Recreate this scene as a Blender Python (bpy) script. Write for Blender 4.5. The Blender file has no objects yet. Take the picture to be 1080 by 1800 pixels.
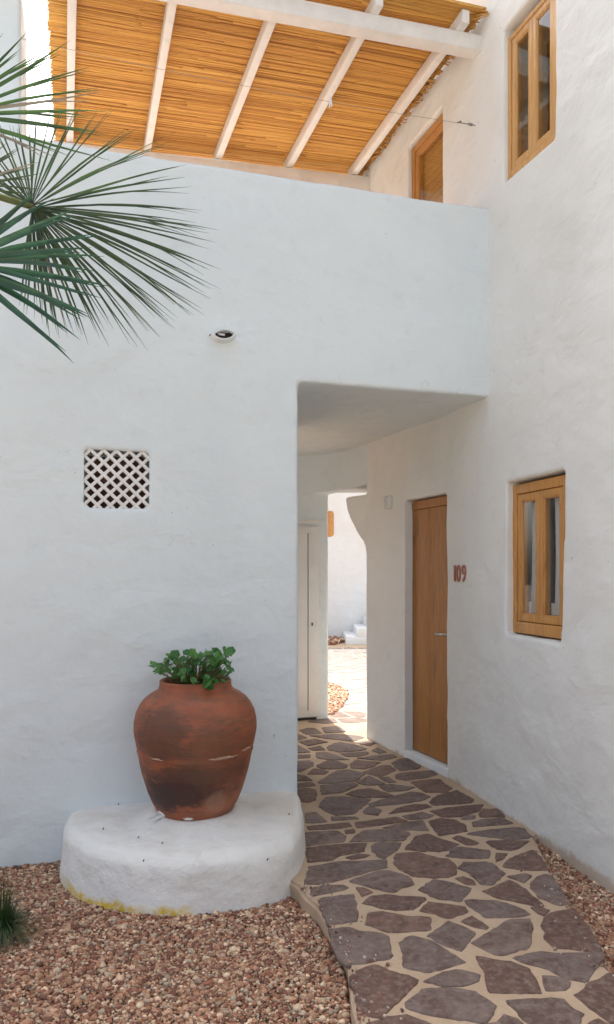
import bpy, bmesh, math, random
import numpy as np
from mathutils import Vector, Matrix, noise

random.seed(7); np.random.seed(7)
S = bpy.context.scene
COL = S.collection
EYE = 1.5
F = 1300.0                                   # focal length in photograph pixels

# ------------------------------------------------------------------ camera, sky, sun, exposure
cd = bpy.data.cameras.new('camera'); cam = bpy.data.objects.new('camera', cd); COL.objects.link(cam)
cam.location = (0, 0, EYE); cam.rotation_euler = (math.radians(90), 0, 0)
cd.sensor_fit = 'HORIZONTAL'; cd.sensor_width = 36; cd.lens = 36*F/1080
cd.shift_y = 105/1080; cd.clip_end = 400; cd.clip_start = 0.05
S.camera = cam

SUN_EL, SUN_AZ = math.radians(60), math.radians(-11)      # azimuth from +Y towards +X
w = bpy.data.worlds.new('World'); S.world = w; w.use_nodes = True
nt = w.node_tree; bg = nt.nodes['Background']
sky = nt.nodes.new('ShaderNodeTexSky'); sky.sky_type = 'NISHITA'; sky.sun_disc = False
sky.sun_elevation = SUN_EL; sky.sun_rotation = SUN_AZ
sky.air_density = 1.0; sky.dust_density = 6.0; sky.ozone_density = 0.0
hs = nt.nodes.new('ShaderNodeHueSaturation'); hs.inputs['Saturation'].default_value = .62      # thin white haze over the sky
nt.links.new(sky.outputs[0], hs.inputs['Color']); nt.links.new(hs.outputs[0], bg.inputs[0]); bg.inputs[1].default_value = 0.15
sd = bpy.data.lights.new('sun', 'SUN'); sun = bpy.data.objects.new('sun', sd); COL.objects.link(sun)
sd.energy = 3.0; sd.angle = math.radians(0.5); sd.color = (1, .965, .90)
sv = Vector((math.sin(SUN_AZ)*math.cos(SUN_EL), math.cos(SUN_AZ)*math.cos(SUN_EL), math.sin(SUN_EL)))
sun.rotation_euler = sv.to_track_quat('Z', 'Y').to_euler(); sun.location = (-3, 12, 14)
S.view_settings.view_transform = 'Standard'; S.view_settings.look = 'None'
S.view_settings.gamma = 1; S.view_settings.use_curve_mapping = False
S.view_settings.exposure = 1.24

# ------------------------------------------------------------------ helpers
def ground(px, py, z=0.0):
    d = F*(EYE-z)/(py-1005.0)
    return ((px-540)/F*d, d)

def tag(o, label=None, cat=None, group=None, kind=None):
    if label: o['label'] = label
    if cat: o['category'] = cat
    if group: o['group'] = group
    if kind: o['kind'] = kind
    return o

def empty(name, loc=(0, 0, 0), rz=0):
    o = bpy.data.objects.new(name, None); COL.objects.link(o)
    o.location = loc; o.rotation_euler = (0, 0, rz); o.empty_display_size = .1
    return o

def link(name, me, mat=None, parent=None, smooth=False, loc=None):
    o = bpy.data.objects.new(name, me); COL.objects.link(o)
    if mat is not None and len(me.materials) == 0: me.materials.append(mat)
    if parent is not None: o.parent = parent
    if loc is not None: o.location = loc
    if smooth: me.shade_smooth()
    return o

def mesh(name, verts, faces, mat=None, parent=None, smooth=False):
    me = bpy.data.meshes.new(name); me.from_pydata([tuple(v) for v in verts], [], faces); me.update()
    bm = bmesh.new(); bm.from_mesh(me); bmesh.ops.recalc_face_normals(bm, faces=bm.faces); bm.to_mesh(me); bm.free()
    return link(name, me, mat, parent, smooth)

def rawmesh(name, V, Fc, mat=None, parent=None, cols=None, smooth=False):
    me = bpy.data.meshes.new(name)
    V = np.asarray(V, np.float32); Fc = np.asarray(Fc, np.int32)
    n = Fc.shape[1]
    me.vertices.add(len(V)); me.vertices.foreach_set('co', V.ravel())
    me.loops.add(Fc.size); me.loops.foreach_set('vertex_index', Fc.ravel())
    me.polygons.add(len(Fc)); me.polygons.foreach_set('loop_start', np.arange(0, Fc.size, n, dtype=np.int32))
    me.update(calc_edges=True)
    if cols is not None:
        a = me.color_attributes.new('tint', 'FLOAT_COLOR', 'POINT')
        c = np.ones((len(V), 4), np.float32); c[:, :3] = cols; a.data.foreach_set('color', c.ravel())
    return link(name, me, mat, parent, smooth)

class MB:
    """collects verts and faces for one mesh"""
    def __init__(s): s.v = []; s.f = []
    def add(s, vs, fs):
        b = len(s.v); s.v += [Vector(v) for v in vs]; s.f += [[b+i for i in f] for f in fs]; return s
    def box(s, x0, x1, y0, y1, z0, z1):
        return s.add([(x, y, z) for z in (z0, z1) for y in (y0, y1) for x in (x0, x1)],
                     [(0, 2, 3, 1), (4, 5, 7, 6), (0, 1, 5, 4), (2, 6, 7, 3), (0, 4, 6, 2), (1, 3, 7, 5)])
    def prism(s, pts, z0, z1, top=None):
        n = len(pts); top = top or pts
        z0s = z0 if isinstance(z0, (list, tuple)) else [z0]*n
        z1s = z1 if isinstance(z1, (list, tuple)) else [z1]*n
        vs = [(p[0], p[1], z) for p, z in zip(pts, z0s)] + [(p[0], p[1], z) for p, z in zip(top, z1s)]
        return s.add(vs, [list(range(n))[::-1], list(range(n, 2*n))] + [[i, (i+1) % n, n+(i+1) % n, n+i] for i in range(n)])
    def hexa(s, eight):
        return s.add(eight, [(0, 3, 2, 1), (4, 5, 6, 7), (0, 1, 5, 4), (1, 2, 6, 5), (2, 3, 7, 6), (3, 0, 4, 7)])
    def bar(s, a, b, w_, h_, up=(0, 0, 1)):
        a = Vector(a); b = Vector(b); d = (b-a).normalized(); up = Vector(up)
        x = d.cross(up).normalized()*w_/2; u = x.cross(d).normalized()*h_/2
        return s.hexa([a-x-u, a+x-u, b+x-u, b-x-u, a-x+u, a+x+u, b+x+u, b-x+u])
    def tube(s, pts, r, n=8, cap=True):
        pts = [Vector(p) for p in pts]; rs = r if isinstance(r, (list, tuple)) else [r]*len(pts)
        b = len(s.v); prev = None
        for i, p in enumerate(pts):
            d = (pts[min(i+1, len(pts)-1)]-pts[max(i-1, 0)]).normalized()
            if prev is None:
                prev = d.orthogonal().normalized()
            x = (prev-d*prev.dot(d)).normalized(); y = d.cross(x); prev = x
            for k in range(n):
                a = 2*math.pi*k/n; s.v.append(p+(x*math.cos(a)+y*math.sin(a))*rs[i])
        for i in range(len(pts)-1):
            for k in range(n):
                s.f.append([b+i*n+k, b+i*n+(k+1) % n, b+(i+1)*n+(k+1) % n, b+(i+1)*n+k])
        if cap:
            s.f.append([b+k for k in range(n)][::-1]); s.f.append([b+(len(pts)-1)*n+k for k in range(n)])
        return s
    def build(s, name, mat=None, parent=None, smooth=False, bevel=0):
        o = mesh(name, s.v, s.f, mat, parent, smooth)
        if bevel:
            bm = bmesh.new(); bm.from_mesh(o.data)
            bmesh.ops.bevel(bm, geom=[e for e in bm.edges if e.is_manifold and e.calc_face_angle(0) > .5], offset=bevel, segments=2, affect='EDGES', profile=.5, clamp_overlap=True)
            bm.to_mesh(o.data); bm.free(); o.data.shade_smooth()
            o.data.set_sharp_from_angle(angle=math.radians(50))
        return o

_tex = {}
def clouds(size, depth=2):
    k = (size, depth)
    if k not in _tex:
        t = bpy.data.textures.new('clouds', 'CLOUDS'); t.noise_scale = size; t.noise_depth = depth
        t.noise_basis = 'IMPROVED_PERLIN'; _tex[k] = t
    return _tex[k]

def stucco(name, mb, cut, voxel, mat, parent=None, smooth_it=2, amp=.024, fine=.006):
    """closed shells, minus cutters, voxel-remeshed and softened like hand-laid plaster"""
    o = mesh(name, mb.v, mb.f)
    tmp = []
    if cut is not None and cut.f:
        c = mesh('cutter', cut.v, cut.f); tmp.append(c)
        m = o.modifiers.new('b', 'BOOLEAN'); m.operation = 'DIFFERENCE'; m.object = c; m.solver = 'EXACT'; m.use_self = True
    m = o.modifiers.new('r', 'REMESH'); m.mode = 'VOXEL'; m.voxel_size = voxel
    m = o.modifiers.new('s', 'SMOOTH'); m.factor = .5; m.iterations = smooth_it
    for size, st in ((.55, amp), (.12, fine)):
        m = o.modifiers.new('d', 'DISPLACE'); m.texture = clouds(size); m.texture_coords = 'LOCAL'; m.strength = st; m.mid_level = .5
    dg = bpy.context.evaluated_depsgraph_get()
    me = bpy.data.meshes.new_from_object(o.evaluated_get(dg), depsgraph=dg)
    for x in tmp + [o]:
        d = x.data; bpy.data.objects.remove(x); bpy.data.meshes.remove(d)
    me.name = name; me.materials.clear(); me.materials.append(mat)
    r = link(name, me, None, parent, True)
    return r

# ------------------------------------------------------------------ materials
def newmat(name):
    m = bpy.data.materials.new(name); m.use_nodes = True
    t = m.node_tree; return m, t, t.nodes['Principled BSDF']
def N(t, typ, **kw):
    n = t.nodes.new(typ)
    for k, v in kw.items():
        if k.startswith('_'): setattr(n, k[1:], v)
        else: n.inputs[k].default_value = v
    return n
def ramp(t, stops, src=None, interp='LINEAR'):
    r = t.nodes.new('ShaderNodeValToRGB'); e = r.color_ramp.elements; r.color_ramp.interpolation = interp
    while len(e) < len(stops): e.new(.5)
    for x, (p, c) in zip(e, stops): x.position = p; x.color = (*c, 1) if len(c) == 3 else c
    if src is not None: t.links.new(src, r.inputs[0])
    return r
def noise_n(t, scale, detail=4, rough=.55, coord=None, vscale=None, dist=0):
    n = N(t, 'ShaderNodeTexNoise', Scale=scale, Detail=detail, Roughness=rough, Distortion=dist)
    if coord is None:
        coord = N(t, 'ShaderNodeTexCoord').outputs['Object']
    if vscale:
        mp = N(t, 'ShaderNodeMapping'); mp.inputs['Scale'].default_value = vscale
        t.links.new(coord, mp.inputs[0]); coord = mp.outputs[0]
    t.links.new(coord, n.inputs['Vector'])
    return n
def mixc(t, a, b, fac, mode='MIX'):
    m = t.nodes.new('ShaderNodeMix'); m.data_type = 'RGBA'; m.blend_type = mode
    def put(i, v):
        if isinstance(v, (int, float)): m.inputs[i].default_value = v
        elif isinstance(v, tuple): m.inputs[i].default_value = (*v, 1)
        else: t.links.new(v, m.inputs[i])
    put(0, fac); put(6, a); put(7, b)
    return m.outputs[2]
def bump(t, b, layers, strength=1.0):
    prev = None
    for h, dist in layers:
        n = N(t, 'ShaderNodeBump', Strength=strength, Distance=dist)
        t.links.new(h, n.inputs['Height'])
        if prev is not None: t.links.new(prev, n.inputs['Normal'])
        prev = n.outputs[0]
    t.links.new(prev, b.inputs['Normal'])
def math_n(t, op, a, b_=None, c=None, clamp=False):
    n = t.nodes.new('ShaderNodeMath'); n.operation = op; n.use_clamp = clamp
    for i, v in enumerate((a, b_, c)):
        if v is None: continue
        if isinstance(v, (int, float)): n.inputs[i].default_value = v
        else: t.links.new(v, n.inputs[i])
    return n.outputs[0]

def plaster(name, base, tint, base_dirt=False, lichen=False):
    m, t, b = newmat(name)
    big = noise_n(t, 1.3, 4, .6, dist=.6); mid = noise_n(t, 7, 5, .6); fn = noise_n(t, 60, 3, .6); brush = noise_n(t, 9, 4, .6, vscale=(1, 1, 1.3), dist=.3)
    c = mixc(t, base, tint, ramp(t, [(.42, (0, 0, 0)), (.72, (1, 1, 1))], big.outputs[0]).outputs[0])
    sp = ramp(t, [(.60, (0, 0, 0)), (.80, (.6, .6, .6))], mid.outputs[0])
    c = mixc(t, c, tuple(x*.90 for x in tint), sp.outputs[0])
    spk = noise_n(t, 38, 1, .4); k = ramp(t, [(.80, (0, 0, 0)), (.83, (.5, .5, .5))], spk.outputs[0])
    c = mixc(t, c, (.30, .26, .22), k.outputs[0])
    vo = N(t, 'ShaderNodeTexVoronoi', Scale=.9); vo.feature = 'DISTANCE_TO_EDGE'
    wv = noise_n(t, 5, 4, .6); vm = N(t, 'ShaderNodeVectorMath'); vm.operation = 'MULTIPLY_ADD'; vm.inputs[1].default_value = (.35, .35, .35)
    t.links.new(wv.outputs['Color'], vm.inputs[0]); t.links.new(N(t, 'ShaderNodeTexCoord').outputs['Object'], vm.inputs[2]); t.links.new(vm.outputs[0], vo.inputs['Vector'])
    ck = ramp(t, [(0, (.22, .22, .22)), (.0035, (0, 0, 0))], vo.outputs['Distance']).outputs[0]
    ck = math_n(t, 'MULTIPLY', ck, ramp(t, [(.60, (0, 0, 0)), (.66, (1, 1, 1))], noise_n(t, .9, 3, .5).outputs[0]).outputs[0])
    c = mixc(t, c, (.38, .36, .33), ck)
    if base_dirt:
        sep = N(t, 'ShaderNodeSeparateXYZ'); t.links.new(N(t, 'ShaderNodeTexCoord').outputs['Object'], sep.inputs[0])
        nn = noise_n(t, 6, 5, .7)
        h = math_n(t, 'MULTIPLY_ADD', nn.outputs[0], -.14, sep.outputs[2])
        f = ramp(t, [(0, (.75, .75, .75)), (.03, (0, 0, 0))], math_n(t, 'ADD', h, .078)).outputs[0]
        c = mixc(t, c, (.50, .38, .26), f)
    if lichen:
        tc = N(t, 'ShaderNodeTexCoord').outputs['Object']
        sep = N(t, 'ShaderNodeSeparateXYZ'); t.links.new(tc, sep.inputs[0])
        nn = noise_n(t, 7, 5, .75)
        # bands of yellow lichen low on the front, in two patches
        hz = math_n(t, 'MULTIPLY_ADD', nn.outputs[0], -.14, sep.outputs[2])
        low = ramp(t, [(0, (1, 1, 1)), (.035, (0, 0, 0))], math_n(t, 'ADD', hz, .12)).outputs[0]
        ax = math_n(t, 'ABSOLUTE', math_n(t, 'ADD', sep.outputs[0], .98))
        pa = ramp(t, [(.14, (1, 1, 1)), (.30, (0, 0, 0))], ax).outputs[0]
        bx = math_n(t, 'ABSOLUTE', math_n(t, 'ADD', sep.outputs[0], .62))
        pb = ramp(t, [(.05, (1, 1, 1)), (.12, (0, 0, 0))], bx).outputs[0]
        pat = math_n(t, 'MULTIPLY', math_n(t, 'MAXIMUM', pa, pb), low)
        gr = noise_n(t, 45, 3, .7)
        pat = math_n(t, 'MULTIPLY', pat, ramp(t, [(.30, (.25, .25, .25)), (.55, (1, 1, 1))], gr.outputs[0]).outputs[0])
        c = mixc(t, c, (.72, .50, .06), pat)
        # sandy dust lying on the top
        d = noise_n(t, 2.4, 4, .6)
        geo = N(t, 'ShaderNodeNewGeometry'); s2 = N(t, 'ShaderNodeSeparateXYZ'); t.links.new(geo.outputs['Normal'], s2.inputs[0])
        up = ramp(t, [(.75, (0, 0, 0)), (.98, (.55, .55, .55))], s2.outputs[2]).outputs[0]
        c = mixc(t, c, (.66, .58, .48), math_n(t, 'MULTIPLY', up, ramp(t, [(.45, (0, 0, 0)), (.65, (1, 1, 1))], d.outputs[0]).outputs[0]))
    t.links.new(c, b.inputs['Base Color']); b.inputs['Roughness'].default_value = .85
    b.inputs['Specular IOR Level'].default_value = .25
    tw = noise_n(t, 2.6, 3, .5, vscale=(1, 1, 1.7), dist=.4)
    bump(t, b, [(tw.outputs[0], .030), (mid.outputs[0], .030 if lichen else .010), (brush.outputs[0], .005), (fn.outputs[0], .0008)], .75)
    return m

def wood(name, dark, light, along=(9, 9, .7), rough=.45, knots=True):
    m, t, b = newmat(name)
    n = noise_n(t, 6, 6, .65, vscale=along, dist=.8); n2 = noise_n(t, 22, 4, .6, vscale=along)
    c = ramp(t, [(.28, dark), (.72, light)], n.outputs[0]).outputs[0]
    c = mixc(t, c, tuple(x*.62 for x in dark), ramp(t, [(.60, (0, 0, 0)), (.78, (.55, .55, .55))], n2.outputs[0]).outputs[0])
    if knots:
        k = noise_n(t, 2.6, 2, .4, vscale=(3, 3, .9)); kk = ramp(t, [(.68, (0, 0, 0)), (.80, (.75, .75, .75))], k.outputs[0])
        c = mixc(t, c, tuple(x*.45 for x in dark), kk.outputs[0])
    t.links.new(c, b.inputs['Base Color']); b.inputs['Roughness'].default_value = rough
    bump(t, b, [(n2.outputs[0], .0012)], .6)
    return m

def plain(name, col, rough=.6, metal=0, var=.15, scale=25, bumpd=.0006):
    m, t, b = newmat(name)
    n = noise_n(t, scale, 4, .6)
    c = ramp(t, [(.3, tuple(x*(1-var) for x in col)), (.7, tuple(min(1, x*(1+var)) for x in col))], n.outputs[0]).outputs[0]
    t.links.new(c, b.inputs['Base Color']); b.inputs['Roughness'].default_value = rough; b.inputs['Metallic'].default_value = metal
    if bumpd: bump(t, b, [(n.outputs[0], bumpd)], .6)
    return m

WHITE = (.80, .80, .78)
M = {}
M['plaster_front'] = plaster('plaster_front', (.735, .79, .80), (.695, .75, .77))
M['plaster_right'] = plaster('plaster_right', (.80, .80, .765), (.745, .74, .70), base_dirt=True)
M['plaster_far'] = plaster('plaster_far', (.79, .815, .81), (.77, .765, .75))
M['plaster_plinth'] = plaster('plaster_plinth', (.81, .80, .755), (.755, .735, .685), lichen=True)
M['paint_wood'] = plain('white_painted_wood', (.78, .76, .73), .6, var=.07, scale=9)
M['paint_metal'] = plain('white_painted_metal', (.74, .73, .71), .4, var=.04, scale=6)
M['oak_door'] = wood('oak_door', (.30, .115, .025), (.50, .225, .058), rough=.5)
M['pine'] = wood('pine_frame', (.44, .185, .045), (.66, .34, .10), rough=.42, knots=False)
M['pine_dark'] = wood('oiled_frame', (.40, .17, .04), (.58, .29, .085), rough=.42, knots=False)
M['pine_light'] = wood('pale_frame', (.52, .27, .09), (.70, .42, .17), rough=.42, knots=False)
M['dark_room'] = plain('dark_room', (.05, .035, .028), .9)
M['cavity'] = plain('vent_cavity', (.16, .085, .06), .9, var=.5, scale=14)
M['chrome'] = plain('brushed_steel', (.55, .54, .52), .28, metal=1, var=.05)
M['black'] = plain('black_plastic', (.02, .018, .016), .5)
M['numbers'] = plain('copper_red_numbers', (.36, .12, .07), .5, var=.2)
M['curtain'] = plain('sheer_curtain', (.85, .85, .85), .9, var=.03)
M['floor_tile'] = plain('terrace_tile', (.50, .31, .19), .7, var=.12, scale=5)
M['soil'] = plain('dark_soil', (.035, .024, .018), .95, var=.5)
M['wire'] = plain('galvanised_wire', (.30, .29, .28), .4, metal=.7)
M['peg'] = plain('clear_peg', (.75, .75, .74), .3)
M['bark'] = plain('palm_bark', (.14, .10, .07), .9, var=.4, scale=18, bumpd=.01)
M['petiole'] = plain('palm_petiole', (.20, .24, .08), .5, var=.25)
M['twig'] = plain('dry_twig', (.13, .07, .045), .9, var=.4)

def glass():
    m = bpy.data.materials.new('window_glass'); m.use_nodes = True; t = m.node_tree; t.nodes.clear()
    out = t.nodes.new('ShaderNodeOutputMaterial'); mix = t.nodes.new('ShaderNodeMixShader')
    tr = N(t, 'ShaderNodeBsdfTransparent'); tr.inputs[0].default_value = (.86, .87, .86, 1)
    gl = N(t, 'ShaderNodeBsdfGlossy', Roughness=.015); gl.inputs[0].default_value = (1, 1, 1, 1)
    fr = N(t, 'ShaderNodeFresnel', IOR=1.95)
    n = noise_n(t, 3, 2, .5); bp = N(t, 'ShaderNodeBump', Strength=.15, Distance=.004); t.links.new(n.outputs[0], bp.inputs['Height'])
    t.links.new(bp.outputs[0], gl.inputs['Normal'])
    ge = N(t, 'ShaderNodeNewGeometry'); ft = math_n(t, 'MULTIPLY', fr.outputs[0], math_n(t, 'SUBTRACT', 1.0, ge.outputs['Backfacing']))
    t.links.new(ft, mix.inputs[0]); t.links.new(tr.outputs[0], mix.inputs[1]); t.links.new(gl.outputs[0], mix.inputs[2])
    t.links.new(mix.outputs[0], out.inputs[0]); return m
M['glass'] = glass()
M['pane_backing'] = wood('cane_reflection_slats', (.62, .30, .08), (.80, .45, .15), along=(1, 1, 9), knots=False)  # orange of the cane roof's reflection, painted behind the terrace door pane

def m_stone(name='flagstone', pale=False):
    m, t, b = newmat(name)
    wp = N(t, 'ShaderNodeNewGeometry').outputs['Position']
    oi = N(t, 'ShaderNodeObjectInfo')
    r = ramp(t, [(0, (.195, .142, .122)), (.17, (.225, .165, .140)), (.34, (.145, .084, .064)), (.5, (.205, .118, .088)), (.67, (.185, .138, .120)), (.84, (.160, .088, .066))], oi.outputs['Random'], 'CONSTANT')
    n = noise_n(t, 6, 7, .7, coord=wp, dist=1.0); n2 = noise_n(t, 34, 6, .75, coord=wp); n3 = noise_n(t, 110, 2, .6, coord=wp)
    c = mixc(t, r.outputs[0], (.100, .055, .043), ramp(t, [(.42, (0, 0, 0)), (.62, (.85, .85, .85))], n.outputs[0]).outputs[0])
    c = mixc(t, c, (.30, .235, .195), ramp(t, [(.46, (0, 0, 0)), (.74, (.9, .9, .9))], n2.outputs[0]).outputs[0])
    c = mixc(t, c, (.45, .42, .38), ramp(t, [(.76, (0, 0, 0)), (.82, (.7, .7, .7))], n3.outputs[0]).outputs[0])
    if pale: c = mixc(t, c, (.25, .237, .225), .65)  # same stone with the courtyard's sun glare mixed into its colour
    t.links.new(c, b.inputs['Base Color'])
    b.inputs['Specular IOR Level'].default_value = .3
    rr = ramp(t, [(.3, (.58, .58, .58)), (.7, (.82, .82, .82))], n2.outputs[0]); t.links.new(rr.outputs[0], b.inputs['Roughness'])
    bump(t, b, [(n.outputs[0], .012), (n2.outputs[0], .004), (n3.outputs[0], .0008)], .8)
    return m
M['stone'] = m_stone()
M['stone_glare'] = m_stone('flagstone_with_sun_glare', True)
def m_mortar():
    m, t, b = newmat('sandy_mortar')
    n = noise_n(t, 4, 5, .6); n2 = noise_n(t, 70, 4, .7); n3 = noise_n(t, 220, 2, .6)
    c = ramp(t, [(.3, (.45, .325, .215)), (.7, (.58, .435, .30))], n.outputs[0]).outputs[0]
    c = mixc(t, c, (.30, .19, .11), ramp(t, [(.55, (0, 0, 0)), (.78, (.6, .6, .6))], n2.outputs[0]).outputs[0])
    t.links.new(c, b.inputs['Base Color']); b.inputs['Roughness'].default_value = .9
    bump(t, b, [(n2.outputs[0], .004), (n3.outputs[0], .001)], .9)
    return m
M['mortar'] = m_mortar()
def m_tint(name, rough, mul=1.0, bscale=90, bd=.001, mott=.35, sub=0):
    m, t, b = newmat(name)
    a = N(t, 'ShaderNodeAttribute'); a.attribute_name = 'tint'
    n = noise_n(t, bscale, 3, .6)
    f = ramp(t, [(.3, (1-mott,)*3), (.7, (1+mott*.5,)*3)], n.outputs[0]).outputs[0]
    c = mixc(t, a.outputs['Color'], f, 1.0, 'MULTIPLY')
    t.links.new(c, b.inputs['Base Color']); b.inputs['Roughness'].default_value = rough
    bump(t, b, [(n.outputs[0], bd)], .7)
    return m
M['gravel'] = m_tint('gravel', .8, mott=.25)
M['grass'] = m_tint('grass_blade', .5, bd=.0003)
def m_gravelbed():
    m, t, b = newmat('gravel_bed')
    v = N(t, 'ShaderNodeTexVoronoi', Scale=60.0); t.links.new(N(t, 'ShaderNodeTexCoord').outputs['Object'], v.inputs['Vector'])
    r = ramp(t, [(0, (.10, .055, .035)), (.35, (.17, .10, .07)), (.7, (.24, .15, .10)), (1, (.13, .07, .05))], None)
    s = N(t, 'ShaderNodeSeparateColor'); t.links.new(v.outputs['Color'], s.inputs[0]); t.links.new(s.outputs[0], r.inputs[0])
    n = noise_n(t, .6, 4, .6)
    c = mixc(t, r.outputs[0], (.16, .11, .08), ramp(t, [(.4, (0, 0, 0)), (.6, (.5, .5, .5))], n.outputs[0]).outputs[0])
    t.links.new(c, b.inputs['Base Color']); b.inputs['Roughness'].default_value = .95
    bump(t, b, [(v.outputs['Distance'], -.02)], .9)
    return m
M['bed'] = m_gravelbed()
def m_cane():
    m, t, b = newmat('cane')
    oi = N(t, 'ShaderNodeObjectInfo')
    wp = N(t, 'ShaderNodeNewGeometry').outputs['Position']; n = noise_n(t, 5, 4, .6, coord=wp, vscale=(1, 9, 9)); n2 = noise_n(t, 60, 3, .6, coord=wp)
    r = ramp(t, [(0, (.44, .195, .040)), (.25, (.66, .34, .075)), (.5, (.80, .46, .11)), (.75, (.54, .26, .055)), (1, (.72, .37, .085))], oi.outputs['Random'])
    c = mixc(t, r.outputs[0], (.27, .115, .035), ramp(t, [(.55, (0, 0, 0)), (.80, (.5, .5, .5))], n.outputs[0]).outputs[0])
    c = mixc(t, c, (.10, .05, .02), ramp(t, [(.70, (0, 0, 0)), (.82, (.7, .7, .7))], n2.outputs[0]).outputs[0])
    t.links.new(c, b.inputs['Base Color']); b.inputs['Roughness'].default_value = .5
    bump(t, b, [(n2.outputs[0], .001)], .6)
    return m
M['cane'] = m_cane()
def m_pot():
    m, t, b = newmat('aged_terracotta')
    tc = N(t, 'ShaderNodeTexCoord').outputs['Object']
    n = noise_n(t, 4.5, 6, .62, dist=.5); n2 = noise_n(t, 30, 5, .7); n3 = noise_n(t, 8, 5, .7, vscale=(1, 1, 4)); n4 = noise_n(t, 3.1, 4, .6, vscale=(1, 1, 1.6), dist=.8)
    c = ramp(t, [(.25, (.23, .060, .024)), (.55, (.33, .095, .040)), (.8, (.42, .165, .080))], n.outputs[0]).outputs[0]
    c = mixc(t, c, (.17, .075, .040), ramp(t, [(.42, (0, 0, 0)), (.66, (.85, .85, .85))], n3.outputs[0]).outputs[0])
    def blob(cx, cy, cz, rx, rz, amt, col, c):
        mp = N(t, 'ShaderNodeMapping'); mp.inputs['Location'].default_value = (-cx/rx, -cy/rx, -cz/rz); mp.inputs['Scale'].default_value = (1/rx, 1/rx, 1/rz)
        t.links.new(tc, mp.inputs[0])
        ln = N(t, 'ShaderNodeVectorMath'); ln.operation = 'LENGTH'; t.links.new(mp.outputs[0], ln.inputs[0])
        d = math_n(t, 'MULTIPLY_ADD', n4.outputs[0], -2.2, ln.outputs['Value']); d = math_n(t, 'MULTIPLY_ADD', n2.outputs[0], -1.0, d); d = math_n(t, 'MULTIPLY_ADD', n3.outputs[0], -1.1, d)
        f = ramp(t, [(.0, (amt,)*3), (.55, (0, 0, 0))], math_n(t, 'ADD', d, 1.15)).outputs[0]
        return mixc(t, c, col, f)
    c = blob(-.04, -.28, .17, .17, .085, .92, (.045, .020, .016), c)
    c = blob(-.12, -.28, .45, .13, .11, .72, (.085, .040, .024), c)
    c = blob(.02, -.30, .245, .30, .03, .6, (.10, .045, .026), c)
    c = blob(-.16, -.20, .13, .10, .07, .8, (.05, .024, .018), c)
    c = blob(.10, -.28, .36, .13, .12, .5, (.13, .065, .035), c)
    c = blob(.19, -.20, .20, .09, .09, .45, (.12, .045, .025), c)
    c = blob(.14, -.22, .085, .055, .05, .45, (.33, .20, .13), c)
    c = mixc(t, c, (.50, .33, .22), ramp(t, [(.66, (0, 0, 0)), (.80, (.6, .6, .6))], n2.outputs[0]).outputs[0])
    t.links.new(c, b.inputs['Base Color']); b.inputs['Roughness'].default_value = .6
    bump(t, b, [(n.outputs[0], .018), (n3.outputs[0], .006), (n2.outputs[0], .0025)], .8)
    return m
M['pot'] = m_pot()
def m_leaf(name, a, b2, trans, rough=.45):
    m, t, b = newmat(name)
    oi = N(t, 'ShaderNodeObjectInfo'); n = noise_n(t, 14, 3, .6)
    c = ramp(t, [(0, a), (1, b2)], oi.outputs['Random']).outputs[0]
    c = mixc(t, c, tuple(x*.6 for x in a), ramp(t, [(.4, (0, 0, 0)), (.75, (.6, .6, .6))], n.outputs[0]).outputs[0])
    t.links.new(c, b.inputs['Base Color']); b.inputs['Roughness'].default_value = rough
    tr = N(t, 'ShaderNodeBsdfTranslucent'); tr.inputs[0].default_value = (*trans, 1)
    mx = t.nodes.new('ShaderNodeMixShader'); mx.inputs[0].default_value = .22
    out = t.nodes['Material Output']
    t.links.new(b.outputs[0], mx.inputs[1]); t.links.new(tr.outputs[0], mx.inputs[2]); t.links.new(mx.outputs[0], out.inputs[0])
    return m
M['ivy'] = m_leaf('geranium_leaf', (.020, .110, .022), (.115, .30, .06), (.10, .35, .05))
M['palm_mid'] = m_leaf('palm_leaf_grey_green', (.028, .055, .026), (.070, .105, .050), (.08, .14, .05), .5)
M['palm_blue'] = m_leaf('palm_leaf_blue_green', (.013, .052, .028), (.032, .085, .045), (.04, .12, .06), .42)
M['palm_green'] = m_leaf('palm_leaf_fresh_green', (.032, .070, .020), (.075, .13, .040), (.08, .16, .04), .45)
M['palm_dry'] = m_leaf('palm_leaf_dry', (.22, .19, .15), (.36, .32, .27), (.2, .17, .1), .7)

# ------------------------------------------------------------------ plan of the place
# front wall line: from (-1.62, 3.90) to (1.18, 4.79)
FW0, FW1 = Vector((-1.62, 3.90)), Vector((1.18, 4.79))
FD = (FW1-FW0).normalized(); FN = Vector((-FD.y, FD.x))           # FN points away from the camera
def fw(X, back=0.0):
    k = (X-FW0.x)/FD.x; p = FW0+FD*k+FN*back; return (p.x, p.y)
def fw_px(px, back=0.0):
    a = (px-540)/F; k = (a*FW0.y-FW0.x)/(FD.x-a*FD.y); p = FW0+FD*k+FN*back; return p
LOW = [(2.55, -1.0), (1.70, 2.59), (1.47, 3.558), (1.16, 4.863), (1.021, 5.44), (.80, 5.96), (.5375, 6.655)]
def lowX(d):
    for (x0, d0), (x1, d1) in zip(LOW, LOW[1:]):
        if d <= d1 or (x1, d1) == LOW[-1]: return x0+(x1-x0)*(d-d0)/(d1-d0)
def upX(d): return 1.18-.342*(d-4.79)
def wallX(d, z):
    t = min(1, max(0, (z-.65)/3.2)); return lowX(d)*(1-t)+upX(d)*t
def wall_px(px, z, up=False):
    a = (px-540)/F; lo, hi = 2.0, 6.6
    for _ in range(50):
        mid = (lo+hi)/2; X = upX(mid) if up else wallX(mid, z)
        if a*mid < X: lo = mid
        else: hi = mid
    return Vector((a*lo, lo))

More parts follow.
